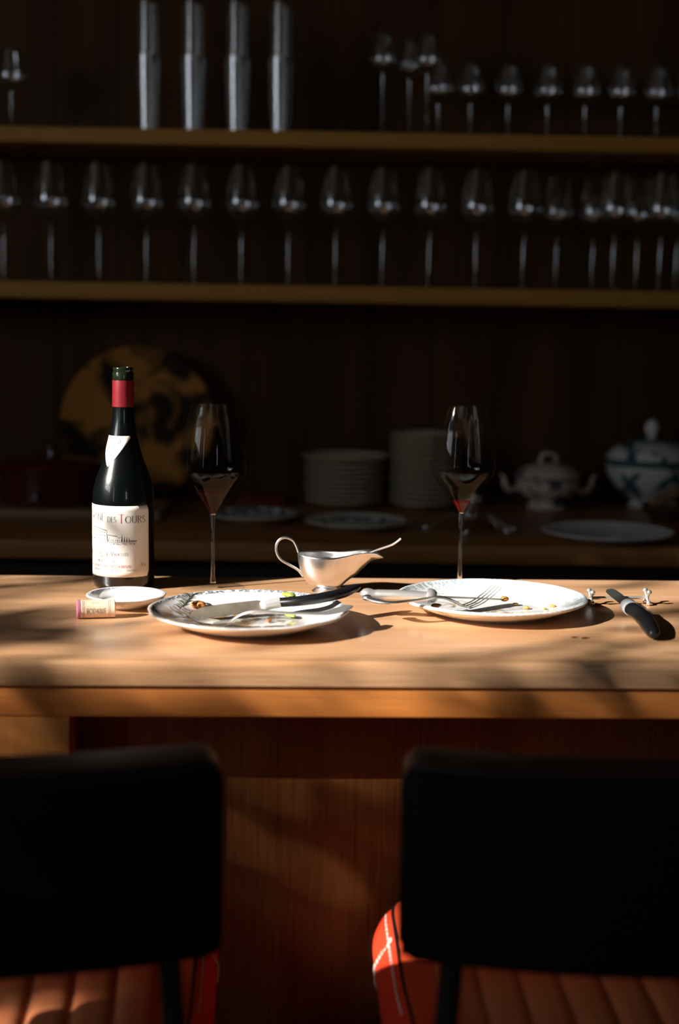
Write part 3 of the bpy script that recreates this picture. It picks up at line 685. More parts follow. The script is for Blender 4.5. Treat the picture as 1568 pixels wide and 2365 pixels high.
tag(salt, 'white flaky salt heaped in the small saucer', 'salt', kind='stuff')

# ------------------------------------------------------------------ cork
ck = at(222, 1427, BZ); CR_ = 0.0108
cork = thing('cork', 'wine cork with a stained end lying on the bar in front of the salt saucer', 'cork', ck + Vector((0, 0, CR_ + .0002)), R(12))
cw = lambda t, r, z: 1 + .008 * math.sin(5 * t + z * 300)
cd_ = lathe([(0, -.0222), (.0098, -.0222), (CR_ - .0002, -.0212), (CR_, -.012), (CR_ * .99, .004), (CR_, .0212), (.0100, .0222), (0, .0222)], 48, cw)
MX = Matrix.Rotation(R(90), 4, 'Y')
obj('cork_body', xf(cd_, MX), 'cork', cork)
obj('stained_end', xf(lathe([(0, -.0226), (.0096, -.0226), (CR_ + .00015, -.0215), (CR_ + .0002, -.0185), (CR_ - .0003, -.0180), (0, -.018)], 48, cw), MX), 'cork_stain', cork)['label'] = 'wine-stained pink cork end'
def CF(s, v):                                 # s along the cork, v round it (0 = facing the camera)
    a = v / CR_ + R(4); r = CR_ + .00022; return (s, -r * math.cos(a), r * math.sin(a))
Q, wd = text_quads('BODANIE', 0.0062, serif=False, track=.14, wT=.10, wt=.07)
Q = shift([[(p[0] * .0235 / wd, p[1]) for p in q] for q in Q], -.0115, -.0045)
for s_ in (-.0155, -.0138, .0142, .0160):
    for k in range(10): Q += strip([(s_, lerp(-.011, .013, k / 10)), (s_, lerp(-.011, .013, (k + 1) / 10))], .0003, .0003)
for k in range(9): Q += strip([(-.008 + k * .0016, .009 + .0006 * math.sin(k * 2)), (-.0068 + k * .0016, .0093 - .0006 * math.sin(k * 2))], .0003, .0003)
obj('lettering', quads_mesh(Q, CF), 'ink_brown', cork, smooth=False)['label'] = 'dark printed lettering'

# ------------------------------------------------------------------ silver sauce boat and its ladle
sp = at(758, 1366, BZ); K = 0.0001167
boat = thing('sauce_boat', 'worn silver sauce boat with a loop handle between the two wine glasses', 'sauce boat', sp, R(2))
top = [(-.0395, 0, .0520), (-.0375, .012, .0515), (-.030, .0225, .0503), (-.012, .0290, .0490), (.004, .0268, .0487), (.019, .0205, .0500), (.033, .0165, .0522), (.046, .0145, .0540), (.058, .0125, .0538), (.0665, .0075, .0500), (.0715, 0, .0462)]
tp = smooth_pts(top, 6)
ringR = tp + [(x_, -y_, z_) for x_, y_, z_ in tp[-2:0:-1]]
NR = len(ringR); lv = 18
GT = [(0, 0), (.2, .16), (.41, .36), (.6, .47), (.82, .64), (.93, .74), (.985, .84), (1, 1)]
V, F = [], []
for j in range(lv + 1):
    v = j / lv
    for i, (X, Y, Z) in enumerate(ringR):
        th = math.atan2(Y, (X + .0395) / .111 * 2 - 1 if True else X)
        u = (X + .0395) / .111; thx = PI * (1 - u); c_, s_ = math.cos(thx), math.sin(thx) * (1 if Y >= 0 else -1)
        S = (0.0165 * c_, 0.0165 * s_, 0.0085)
        gl = math.sqrt(max(0, 1 - (1 - v) ** 2)); gr = interp(v, GT)
        wv = max(0, min(1, (X + .004) / .05)); wv = wv * wv * (3 - 2 * wv); g = lerp(gl, gr, wv); gy = lerp(gl, lerp(gr, gl, .55), wv)
        V.append((lerp(S[0], X, g), lerp(S[1], Y, gy), lerp(S[2], Z, v)))
for j in range(lv):
    for i in range(NR): k = (i + 1) % NR; F.append((j * NR + i, j * NR + k, (j + 1) * NR + k, (j + 1) * NR + i))
F.append(tuple(range(NR)))
bo = obj('boat_body', (V, F), 'worn_silver', boat, angle=60); md = bo.modifiers.new('wall', 'SOLIDIFY'); md.thickness = 0.0011; md.offset = -1
obj('foot', lathe([(0, .0092), (.0172, .0092), (.0160, .0072), (.0165, .0048), (.0205, .0022), (.0218, .0012), (.0218, 0), (.0, 0)], 48), 'worn_silver', boat)
hp = [(345, 292), (322, 225), (283, 163), (213, 131), (143, 145), (99, 210), (103, 300), (152, 378), (250, 438), (342, 492), (402, 565)]
hp = smooth_pts([((x_ - 685) * K, 0, (735 - y_) * K) for x_, y_ in hp], 6)
obj('handle', tube(hp, .0017, 12, flat=1.0), 'worn_silver', boat)
ladle = thing('sauce_ladle', 'small silver sauce spoon standing in the sauce boat, its stem over the spout', 'spoon', sp + Vector((.045, 0, .05)))
lw = smooth_pts([(-.033, -.002, -.030), (-.012, -.001, -.012), (.006, 0, .0005), (.021, 0, .0070), (.038, 0, .0135), (.0485, 0, .0215)], 6)
n_ = len(lw)
obj('stem', tube(lw, [lerp(.0014, .0021, i / (n_ - 1)) for i in range(n_)], 10, flat=.7), 'bright_silver', ladle)
bwl = lathe([(0, -.004), (.006, -.0034), (.0105, -.001), (.0118, .0014), (.0110, .0014), (.0095, -.0004), (.005, -.0026), (0, -.003)], 28, sx=1.15)
obj('spoon_bowl', off(bwl, (-.036, -.002, -.029)), 'bright_silver', ladle)

# ------------------------------------------------------------------ cutlery
def ribbon(P, wd, th, up, n=10):
    return tube(P, wd, n, flat=[t / w for t, w in zip(th if isinstance(th, list) else [th] * len(P), wd)] if isinstance(wd, list) else th / wd, up=up)
def blade(A, B, wid, tilt, thick=0.0016):
    """pointed table-knife blade from A (heel) to B (tip), its flat turned by tilt about its length"""
    A, B = Vector(A), Vector(B); d = B - A; L_ = d.length; x = d.normalized()
    side = x.cross(Vector((0, 0, 1))).normalized(); n = side.cross(x).normalized()
    s = side * math.cos(tilt) + n * math.sin(tilt); nn = x.cross(s).normalized()
    T = [(0, -.30, .42), (.04, -.36, .5), (.5, -.42, .54), (.8, -.44, .46), (.92, -.42, .28), (.98, -.32, .02), (1.0, -.16, -.1)]
    V, F = [], []
    for k in range(25):
        u = k / 24; lo = interp(u, [(a, b) for a, b, c in T]) * wid; hi = interp(u, [(a, c) for a, b, c in T]) * wid
        tk = thick * (1 - .6 * u)
        c = A + x * (u * L_)
        V += [c + s * lo + nn * tk * .5, c + s * hi + nn * tk * .12, c + s * hi - nn * tk * .12, c + s * lo - nn * tk * .5]
    for k in range(24):
        for i in range(4): j = (i + 1) % 4; F.append((k * 4 + i, k * 4 + j, k * 4 + 4 + j, k * 4 + 4 + i))
    F += [(0, 1, 2, 3), (96, 97, 98, 99)]
    return V, F
def local(data, o): return [Vector(v) - o for v in data[0]], data[1]
def horn_knife(name, label, tip, heel, fer, spine, rad, flat, bw_, tilt, bmat, group):
    """steak knife: blade, silver ferrule, curved black handle along spine"""
    o = Vector(heel); t = thing(name, label, 'knife', o, 0, group)
    obj('blade', local(blade(heel, tip, bw_, tilt), o), bmat, t)
    f0, f1 = Vector(heel), Vector(fer); d = (f1 - f0)
    fp = [f0 - d * .12, f0, f0 + d * .12, f0 + d * .5, f0 + d * .88, f1]
    obj('ferrule', local(tube(fp, [rad[0] * .6, rad[0] * 1.0, rad[0] * 1.08, rad[0] * 1.04, rad[0] * 1.1, rad[0] * 1.04], 24, flat=flat), o), 'ferrule_silver', t, angle=50)
    sp_ = smooth_pts([fer] + [tuple(p) for p in spine], 6); n = len(sp_)
    rr = [interp(i / (n - 1), rad_tab(rad)) for i in range(n)]
    obj('handle', local(tube(sp_, rr, 20, flat=flat), o), 'black_horn', t, angle=60)
    return t
def rad_tab(rad): k = len(rad) - 1; return [(i / k, r) for i, r in enumerate(rad)]
def lift(px, py, h): return at(px, py, BZ + h)
# knife across the left plate
horn_knife('steak_knife', 'steak knife with black handle and silver ferrule lying across the dark-bordered plate', lift(436, 1420, .0150), lift(606, 1399, .0195), lift(646, 1391, .0225),
           [lift(690, 1388, .0255), lift(740, 1381, .0285), lift(790, 1370, .031), lift(815, 1360, .034), lift(829, 1354, .036)], [.0078, .0083, .0086, .0084, .0080, .0066, .0035], .72, .0185, R(38), 'blade_steel', 'black-handled steak knives')
# fork on the left plate
def fork(name, label, spine, widths, thick, tip_dir_pts, spread, matname, deco=False, tine_mat=None):
    P = smooth_pts([tuple(p) for p in spine], 5); n = len(P); o = Vector(P[-1])
    t = thing(name, label, 'fork', o, 0, 'forks on the plates')
    wd = [interp(i / (n - 1), rad_tab(widths)) for i in range(n)]
    th = [interp(i / (n - 1), rad_tab(thick)) for i in range(n)]
    data = ribbon(P, wd, th, (0, 0, 1), 14)
    if deco:
        e = Vector(P[0]); q = Vector(P[3])
        data = join(data, ball(e, .0062, 14, .6), tube([lerp(Vector(P[1]), Vector(P[2]), k / 3) for k in range(4)], .0060, 10, flat=.5, up=(0, 0, 1)))
    obj('handle', local(data, o), matname, t)
    root = Vector(P[-1]); tips = [Vector(p) for p in tip_dir_pts]
    d = (tips[-1] - root); side = d.cross(Vector((0, 0, 1))).normalized()
    hd = [root - (tips[0] - root) * .25, root, lerp(root, tips[0], .35), lerp(root, tips[0], .75), tips[0]]
    obj('head', local(ribbon(smooth_pts([tuple(v) for v in hd], 4), [interp(i / 16, [(0, .003), (.3, .0055), (.6, .0098), (.9, .0105), (1, .0102)]) for i in range(17)], .0013, (0, 0, 1), 14), o), matname, t)
    for k in range(4):
        s = (k - 1.5) / 1.5 * spread; ps_ = [tips[0] + side * s * .92 - (tips[1] - tips[0]) * .12, tips[0] + side * s] + [q + side * s * (1.0 if i < len(tips) - 2 else .96) for i, q in enumerate(tips[1:])]
        pp = smooth_pts([tuple(v) for v in ps_], 5); m_ = len(pp)
        obj('tine', local(tube(pp, [lerp(.00105, .0005, (i / (m_ - 1)) ** 2) for i in range(m_)], 8, flat=.75), o), tine_mat or matname, t)
    return t
fork('fork', 'silver fork lying on the dark-bordered plate in front of the black-handled knife', [lift(806, 1399, .0275), lift(785, 1408, .0262), lift(745, 1417, .0245), (lift(690, 1417, .0255)), lift(640, 1414.5, .0275), lift(590, 1412, .0285), lift(556, 1420, .0235), lift(532, 1436, .0150)],
     [.0055, .0108, .0085, .0036, .0026, .0027, .0034, .0052], [.0011, .0012, .0013, .0017, .0018, .0018, .0016, .0012], [lift(503, 1437, .0122), lift(462, 1430, .0120), lift(425, 1414, .0150), lift(404, 1399, .0190)], .0085, 'fork_silver', tine_mat='shaded_silver')
# silver knife on the right plate
kA, kB = lift(832, 1371, .0292), lift(992, 1377, .0300)
o = Vector(kB); kn = thing('table_knife', 'silver-handled table knife with a ball end resting across the scalloped plate', 'knife', o)
hs = [lerp(kA, kB, u) for u in [i / 20 for i in range(21)]]
hr = [interp(i / 20, [(0, .003), (.03, .0068), (.09, .0084), (.15, .0078), (.19, .0060), (.25, .0068), (.5, .0072), (.8, .0066), (.97, .0060), (1, .0060)]) for i in range(21)]
obj('handle', local(tube(hs, hr, 20, flat=.85), o), 'bright_silver', kn, angle=60)
ax = (kB - kA).normalized()
obj('bolster', local(tube([kB - ax * .003, kB - ax * .0015, kB + ax * .002, kB + ax * .006, kB + ax * .009], [.006, .0092, .0095, .0080, .0045], 20), o), 'bright_silver', kn)
obj('blade', local(blade(kB + ax * .007, lift(1178, 1385, .0135), .019, R(12), .0018), o), 'blade_steel', kn)
obj('food_rest', local(ball(lift(1165, 1383, .017), .0055, 12, .6), o), 'roast_orange', kn)['label'] = 'orange-brown food scrap stuck on the blade tip'
fork('fork', 'silver fork with patterned handle and raised tines lying on the scalloped plate', [lift(848, 1380, .0300), lift(868, 1387, .0285), lift(900, 1392, .0275), lift(940, 1389, .0280), lift(985, 1383, .0310), lift(1015, 1379, .0330), lift(1042, 1386, .0275), lift(1060, 1396, .0195)],
     [.0055, .0066, .0052, .0036, .0028, .0028, .0034, .0048], [.0022, .0024, .0022, .0018, .0018, .0018, .0016, .0012], [lift(1077, 1401, .0150), lift(1100, 1392, .0180), lift(1126, 1374, .0265), lift(1148, 1354, .0370)], .0098, 'silver', True)
# knife rest with jack-shaped ends, and the second steak knife on it
kr0, kr1 = lift(1364, 1381, .0090), lift(1494, 1380, .0090)
o = Vector((kr0 + kr1) / 2); o.z = BZ; rest = thing('knife_rest', 'silver knife rest with crossed ball ends right of the scalloped plate', 'knife rest', o)
obj('bar', local(tube([kr0, lerp(kr0, kr1, .5), kr1], .0019, 14), o), 'bright_silver', rest)
kd = (kr1 - kr0).normalized(); pd = Vector((-kd.y, kd.x, 0))
for c in (kr0, kr1):
    ends = []
    for a in (38, 142, 218, 322):
        rr_ = .0132 if a < 180 else .0105; e = c + pd * (math.cos(R(a)) * .0095) + Vector((0, 0, math.sin(R(a)) * rr_))
        if a > 180: e.z = BZ + .0034
        ends += [tube([c, lerp(c, e, .5), e], [.0024, .0019, .0020], 10), ball(e, .0033, 14)]
    obj('cross_end', local(join(*ends), o), 'bright_silver', rest, angle=60)
horn_knife('steak_knife', 'steak knife with curved black handle propped on the silver knife rest', lift(1404, 1360, .0190), lift(1449, 1398, .0150), lift(1460, 1407, .0142),
           [lift(1477, 1419, .0128), lift(1492, 1434, .0112), lift(1502, 1450, .0095), lift(1508, 1461, .0084), lift(1510, 1466, .0078)], [.0096, .0100, .0101, .0097, .0088, .0074, .0042], .86, .012, R(35), 'shaded_blade', 'black-handled steak knives')

# ------------------------------------------------------------------ food scraps
def scrap(name, label, cat, data, mat, loc, group=None, rz=0):
    o = obj(name, data, mat, loc=loc); o.rotation_euler = (0, 0, rz); return tag(o, label, cat, group)
sg = lift(426, 1393, .0185)
sprig = thing('herb_sprig', 'dark herb sprig lying on the dark-bordered plate beside its orange scrap', 'herb', sg)
stm = smooth_pts([(-.004, -.016, -.004), (0, -.004, -.001), (.003, .006, .002), (.006, .016, .0055)], 5)
obj('stem', tube(stm, .0007, 6), 'herb_dark', sprig)
nd = []
for i, p in enumerate(stm[1:]):
    for s_ in (-1, 1):
        b_ = Vector(p); e = b_ + Vector((s_ * (.0045 + .0018 * ((i * 7) % 4)), .0035 + .0012 * ((i * 5) % 3), .003 + .002 * ((i * 3) % 3)))
        nd.append(tube([b_, lerp(b_, e, .5) + Vector((0, 0, .0008)), e], [.0006, .0010, .0003], 6, flat=.6))
obj('needles', join(*nd), 'herb_dark', sprig)
rk = random.Random(11)
def lump(r, sq=.5, amp=.25, n=16):
    ph = [rk.random() * 6 for _ in range(4)]
    return lathe([(0, 0)] + [(r * math.sin(PI * i / 8) ** .8, r * sq * (1 - math.cos(PI * i / 8))) for i in range(1, 8)] + [(0, 2 * r * sq)], n, lambda t, a, z: 1 + amp * (math.sin(2 * t + ph[0]) * .5 + math.sin(3 * t + ph[1]) * .35 + math.sin(5 * t + ph[2] + z * 200) * .3))
scrap('food_scrap', 'orange roasted scrap beside the herb sprig', 'food scrap', lump(.0088, .48), 'roast_orange', lift(458, 1404, 0.0100), 'food scraps')
scrap('lettuce_scrap', 'yellow-green leaf scrap at the far rim, behind the black knife handle', 'leaf', lump(.008, .25, .4), 'leaf_green', lift(664, 1376, 0.0178))
scrap('lettuce_scrap', 'yellow-green leaf scrap in front of the fork on the dark-bordered plate', 'leaf', lump(.007, .25, .4), 'leaf_green', lift(672, 1424, 0.0096))
for (px_, py_, h_, r_, lb) in ((510, 1391, .0075, .0035, 'small orange crumb right of the herb sprig, leftmost on the far side'), (492, 1398, .0066, .003, 'tiny orange crumb just above the steak knife blade'), (620, 1436, .0060, .0035, 'brown crumb on the near edge of the dark-bordered plate')):
    scrap('crumb', lb, 'crumb', lump(r_, .4), 'roast_orange', lift(px_, py_, h_ + .0022), 'crumbs on the dark-bordered plate')
for (px_, py_, h_, r_, lb) in ((1190, 1397, .0062, .0032, 'golden crumb nearest the fork tines on the scalloped plate'), (1215, 1406, .0058, .0038, 'golden crumb at the middle of the scalloped plate'), (1275, 1402, .0062, .0040, 'golden crumb nearest the right rim of the scalloped plate'), (1007, 1403, .0100, .0060, 'browned crust scrap under the fork neck on the scalloped plate'), (1258, 1407, .006, .0022, 'smallest golden crumb, just left of the one at the right rim')):
    scrap('crumb', lb, 'crumb', lump(r_, .4), 'crumb_gold' if r_ < .005 else 'roast_orange', lift(px_, py_, h_ + .0022), 'crumbs on the scalloped plate')

# ------------------------------------------------------------------ things on the sideboard
ORD = ['first', 'second', 'third', 'fourth', 'fifth', 'sixth', 'seventh', 'eighth', 'ninth', 'tenth', 'eleventh', 'twelfth', 'thirteenth', 'fourteenth', 'fifteenth', 'sixteenth', 'seventeenth', 'eighteenth']
def on_sb(px, py): return at(px, py, SBZ)
def stack(px, py, n, Rr, pitch, mat, group, which, top_dish=None):
    c = on_sb(px, py); me = None
    for k in range(n):
        lb = f'{ORD[k]} plate from the bottom of the {which} stack on the sideboard'
        last = k == n - 1
        if last: lb = f'topmost plate of the {which} stack on the sideboard'
        if top_dish and last:
            o = obj('stacked_plate', lathe(plate_prof(top_dish[0], top_dish[1], Rr * .6, Rr * .66, .005), 56), mat)
        elif me is None: o = obj('stacked_plate', lathe(plate_prof(Rr, .016, Rr * .58, Rr * .64, .005), 56), mat); me = o
        else: o = me.copy(); COL.objects.link(o)
        o.location = c + Vector((rk.uniform(-.0012, .0012), rk.uniform(-.0012, .0012), k * pitch + .0002)); tag(o, lb, 'plate', group)
stack(795, 1166, 10, .0905, .0104, 'aged_china', 'plates in the shorter stack', 'shorter plate', (.099, .021))
stack(980, 1171, 15, .080, .0108, 'aged_china', 'plates in the taller stack', 'taller plate')
def sb_plate(nm, px, py, Rr, h, mat, lb, sx=1.0):
    c = at(px, py, SBZ + h); c.z = SBZ + .0002
    o = obj(nm, lathe(plate_prof(Rr, h, Rr * .56, Rr * .62), 72, sx=sx), mat, loc=c); return tag(o, lb, 'plate')
sb_plate('china_plate', 588, 1184, .092, .018, 'plate_blue_green', 'blue-printed plate on the sideboard behind the left wine glass')
sb_plate('china_plate', 822, 1200, .103, .017, 'plate_blue_green', 'blue-printed plate on the sideboard above the sauce boat')
sb_plate('serving_plate', 1403, 1224, .127, .018, 'grey_china', 'plain pale serving plate on the sideboard at the right')
# silver stand
c = on_sb(1082, 1222); stn = thing('burner_stand', 'silver three-legged burner stand glinting on the sideboard behind the right glass', 'stand', c)
obj('cup', lathe([(0, .030), (.012, .030), (.021, .036), (.025, .046), (.026, .056), (.024, .058), (.022, .050), (.016, .042), (0, .041)], 32), 'mirror_silver', stn)
obj('collar', lathe([(0, .020), (.017, .020), (.019, .024), (.017, .029), (.010, .031), (0, .031)], 28), 'mirror_silver', stn)
obj('lid', off(ball((0, 0, .062), .013, 16, .7), (.012, 0, .004)), 'mirror_silver', stn)
for a in (-20, 200, 262, 318):
    d = Vector((math.cos(R(a)), math.sin(R(a)), 0)); P = smooth_pts([tuple(d * .014 + Vector((0, 0, .026))), tuple(d * .045 + Vector((0, 0, .030))), tuple(d * .075 + Vector((0, 0, .012))), tuple(d * .092 + Vector((0, 0, .006)))], 5)
    obj('leg', join(tube(P, .0036, 10), ball(tuple(d * .094 + Vector((0, 0, .0062))), .0060, 12)), 'mirror_silver', stn)
# small tureen
c = on_sb(1263, 1176); tu = thing('tureen', 'small rose-printed lidded tureen on the sideboard right of the right wine glass', 'tureen', c)
obj('body', lathe([(0, .001), (.040, .001), (.046, .003), (.044, .010), (.036, .018)] + smooth_pts([(.040, .022), (.060, .034), (.070, .050), (.071, .066), (.074, .071)], 5) + [(.072, .073), (.066, .068), (.05, .035), (0, .030)], 48), 'tureen_rose_print', tu)
ld = obj('lid', lathe([(.072, .0735), (.074, .076)] + smooth_pts([(.070, .082), (.056, .094), (.034, .103), (.012, .106)], 5) + [(0, .106), ], 48), 'tureen_rose_print', tu)
obj('loop_handle', tube(smooth_pts([(-.017, 0, .104), (-.017, 0, .116), (-.009, 0, .126), (.009, 0, .126), (.017, 0, .116), (.017, 0, .104)], 6), .0048, 12), 'tureen_rose_print', ld)
for s in (-1, 1):
    obj('side_handle', tube(smooth_pts([(s * .066, 0, .046), (s * .082, 0, .040), (s * .096, 0, .054), (s * .099, 0, .070), (s * .107, 0, .078)], 6), [.0085] * 12 + [.0085, .008, .0075, .007, .0065, .006, .0055, .005, .0045, .004, .0035, .003, .002], 12, flat=.8), 'tureen_rose_print', tu)
obj('rim_line', lathe([(.0725, .0695), (.0755, .0715), (.0755, .0740), (.0725, .0750)], 48), 'teal_glaze', tu)['label'] = 'dark line around the rim'
# big tureen
c = on_sb(1498, 1172); bt = thing('tureen', 'large blue-green printed tureen with pointed lid knob at the right end of the sideboard', 'tureen', c)
obj('body', lathe([(0, .001), (.046, .001), (.050, .005), (.040, .016)] + smooth_pts([(.046, .022), (.072, .040), (.092, .066), (.100, .090), (.102, .104)], 5) + [(.098, .106), (.08, .06), (0, .035)], 56), 'tureen_teal_print', bt)
ld = obj('lid', lathe([(.1005, .1065), (.103, .109)] + smooth_pts([(.100, .116), (.088, .134), (.060, .149), (.026, .156), (.010, .158)], 5) + [(0, .159)], 56), 'tureen_teal_print', bt)
obj('knob', lathe([(0, .156), (.010, .157), (.008, .164)] + smooth_pts([(.013, .172), (.0165, .182), (.013, .193), (.006, .201)], 5) + [(0, .203)], 28), 'grey_china', ld)
obj('rim_line', lathe([(.101, .098), (.104, .101), (.1045, .110), (.1015, .114)], 56), 'teal_glaze', bt)['label'] = 'dark teal band around the rim'
obj('lid_ring', lathe([(.050, .1535), (.052, .1560), (.028, .1610), (.026, .1580)], 48), 'teal_glaze', bt)['label'] = 'dark teal ring around the knob'
# metal dish in front of it, with a brown crust
c = on_sb(1536, 1203); md_ = tag(obj('metal_dish', lathe([(0, .001), (.028, .001), (.031, .003)] + smooth_pts([(.033, .006), (.046, .020), (.052, .036)], 5) + [(.0505, .0365), (.044, .021), (.03, .007), (0, .006)], 48), 'pewter', loc=c), 'small dark metal dish in front of the large tureen, holding a brown crust', 'dish')
cr_ = thing('bread_crust', 'brown crust sticking up out of the small metal dish', 'bread', c + Vector((0, 0, .03)))
obj('crust', tube(smooth_pts([(-.038, 0, -.002), (-.012, -.004, .012), (.016, -.003, .026), (.044, 0, .040)], 5), [.004] + [.011] * 14 + [.005], 12, flat=.6), 'brown_crust', cr_)
# leaning platter, red casserole, board, red cloth
pc = aty(320, 962, 3.24); Rp = .174
plt = obj('leaning_platter', lathe([(0, .004), (Rp * .62, .004), (Rp * .64, 0), (Rp * .67, .004), (Rp * .9, .016), (Rp - .002, .021), (Rp, .023), (Rp - .003, .025), (Rp * .9, .020), (Rp * .68, .009), (Rp * .62, .008), (0, .008)], 72, sx=1.0), 'ochre_mottle')
tag(plt, 'large round ochre and brown mottled platter leaning on the wall behind the bottle', 'platter')
tl = R(11); plt.rotation_euler = (PI / 2 - tl, 0, 0)
zc = SBZ + Rp * math.cos(tl) + .026 * math.sin(tl) + .0005
plt.location = (pc.x, YW - .045 - Rp * math.sin(tl), zc)
cb = on_sb(170, 1196); bd = thing('serving_board', 'long wooden board lying on the sideboard behind the wine bottle', 'board', (aty(120, 1180, 2.95).x, 3.0, SBZ))
obj('board', bbox(-.26, .235, -.115, .10, .0002, .020, .004), 'board_wood', bd)
cs = thing('casserole', 'dark red lidded casserole on the board left of the wine bottle', 'casserole', (aty(118, 1100, 2.99).x, 2.995, SBZ + .0203))
obj('pot', lathe([(0, 0), (.078, 0), (.086, .004), (.089, .012), (.092, .070), (.094, .073), (.0895, .074), (.086, .012), (0, .008)], 64, sx=1.25), 'dark_red_enamel', cs)
lid_ = obj('lid', lathe([(.0945, .0742), (.0955, .078)] + smooth_pts([(.090, .086), (.065, .097), (.03, .103)], 4) + [(0, .104)], 64, sx=1.25), 'dark_red_enamel', cs)
obj('knob', off(lathe([(0, .103), (.007, .103), (.006, .110), (.014, .116), (.015, .121), (.009, .126), (0, .127)], 24), (0, 0, 0)), 'bolt_steel', lid_)
obj('side_handle', tube(smooth_pts([(.105, -.03, .056), (.128, -.026, .058), (.134, 0, .058), (.128, .026, .058), (.105, .03, .056)], 5), .006, 10), 'dark_red_enamel', cs)
obj('side_handle', tube(smooth_pts([(-.105, -.03, .056), (-.128, -.026, .058), (-.134, 0, .058), (-.128, .026, .058), (-.105, .03, .056)], 5), .006, 10), 'dark_red_enamel', cs)
obj('tap', join(tube([(-.012, -.088, .026), (-.012, -.102, .024)], .006, 12), ball((-.012, -.104, .024), .008, 14)), 'bolt_steel', cs)['label'] = 'round metal knob on the front'
cl = on_sb(605, 1172)
rc = thing('folded_cloth', 'folded dark red cloth on the sideboard behind the blue-printed plate', 'cloth', (cl.x, 3.20, SBZ))
for k in range(3): obj('fold', bbox(-.055 + .002 * k, .052 - .001 * k, -.05, .06, .0002 + .0065 * k, .0063 + .0065 * k, .003), 'red_cloth', rc)

# ------------------------------------------------------------------ glasses on the shelves
def stem_proto(H, bowl_h, rb, rr, rf, low=.45):
    zb_ = H - bowl_h
    t = bpy.data.objects.new('stemmed_glass', None); COL.objects.link(t); t.empty_display_size = .03
    out = smooth_pts([(.004, zb_), (.012, zb_ + .004), (rb * .75, zb_ + bowl_h * .13), (rb * .97, zb_ + bowl_h * .28), (rb, zb_ + bowl_h * low), (lerp(rb, rr, .6), zb_ + bowl_h * .78), (rr, H)], 4)
    inn = [(max(0, r - .0012), z + (.0015 if z < zb_ + .01 else 0)) for r, z in out]
    obj('bowl', lathe(out + inn[::-1] + [(0, inn[0][1])], 36), 'shelf_crystal', t, angle=60)
    obj('stem', lathe([(0, zb_ + .001), (.0042, zb_), (.003, zb_ - .012), (.0029, .02), (.006, .006), (.02, .003), (rf, .0012), (rf, 0), (0, 0)], 28), 'shelf_crystal', t, angle=50)
    return t
def set_glasses(proto, items, Y, z, group, labels, cat='glass'):
    for i, px in enumerate(items):
        g = proto if i == 0 else copy_tree(proto)
        p = aty(px, 500, Y, YK); g.location = (p.x, p.y, z + .0003); g.rotation_euler = (0, 0, rk.random() * 6); tag(g, labels[i], cat, group)
fr_ = [8, 117, 228, 338, 448, 558, 667, 776, 885, 993, 1101, 1211, 1420, 1528]
big = stem_proto(.252, .125, .0360, .0250, .036)
set_glasses(big, fr_, SHY + .085, SZ1, 'wine glasses along the lower shelf', [f'{ORD[i]} wine glass from the left in the front row on the lower shelf' for i in range(len(fr_))])
bk = [1288, 1372, 1474, 1566]
big2 = copy_tree(big)
set_glasses(big2, bk, SHY + .19, SZ1, 'wine glasses behind on the lower shelf', [f'{ORD[i]} wine glass from left in the back row on the lower shelf' for i in range(len(bk))])
sm = stem_proto(.172, .085, .0315, .0250, .030)
smx = [1006, 1080, 1166, 1256, 1342, 1424, 1506, 1580]
set_glasses(sm, smx, SHY + .19, SZ2, 'small glasses on the upper shelf', [f'{ORD[i]} small stemmed glass from left in the right-hand upper shelf row' for i in range(len(smx))])
ta = stem_proto(.208, .082, .0290, .0215, .031)
tax = [884, 950, 987]
for i, (px, Y) in enumerate(((884, SHY + .06), (946, SHY + .125), (987, SHY + .06))):
    g = ta if i == 0 else copy_tree(ta); p = aty(px, 200, Y, YK); g.location = (p.x, p.y, SZ2 + .0003)
    tag(g, f'{ORD[i]} from left of three tall stemmed glasses mid upper shelf', 'glass', 'three tall stemmed glasses on the upper shelf')
fl = copy_tree(sm); p = aty(26, 200, SHY + .12, YK); fl.location = (p.x, p.y, SZ2 + .0003); fl['label'] = 'lone small stemmed glass at the left end of the upper shelf'; del fl['group']
# tumblers, stacked in pairs
def tumbler(H, rt, rb_, step=0.0):
    base = [(rb_ - .004, 0), (rb_, .002)] + ([(rb_ + .001, step), (rb_ + .0085, step + .0035)] if step else [])
    r0_ = base[-1][0]; z0_ = base[-1][1]
    out = base + [(lerp(r0_, rt, k / 6), lerp(z0_, H, k / 6)) for k in range(1, 7)]
    inn = [(r - .002, max(z, .009)) for r, z in out[1:]]
    return lathe([(0, 0)] + out + [(rt - .001, H + .0006)] + inn[::-1] + [(0, .009)], 40)
t1 = obj('tumbler', tumbler(.158, .0295, .0225), 'tumbler_glass', angle=50)
t2 = obj('tumbler', tumbler(.120, .0240, .0150, .012), 'tumbler_glass', angle=50)
for i, px in enumerate((342, 446, 548, 648)):
    a = t1 if i == 0 else t1.copy(); b = t2 if i == 0 else t2.copy()
    if i: COL.objects.link(a); COL.objects.link(b)
    p = aty(px, 200, SHY + .075, YK); a.location = (p.x, p.y, SZ2 + .0003); b.location = (p.x, p.y, SZ2 + .1595 - .0118 + .0003)
    b.location.z = SZ2 + .1592 - .0125 + .0012
    tag(a, f'lower tumbler of the {ORD[i]} stack from the left on the upper shelf', 'tumbler', 'stacked tumblers on the upper shelf')
    tag(b, f'upper tumbler of the {ORD[i]} stack from the left on the upper shelf', 'tumbler', 'stacked tumblers on the upper shelf')

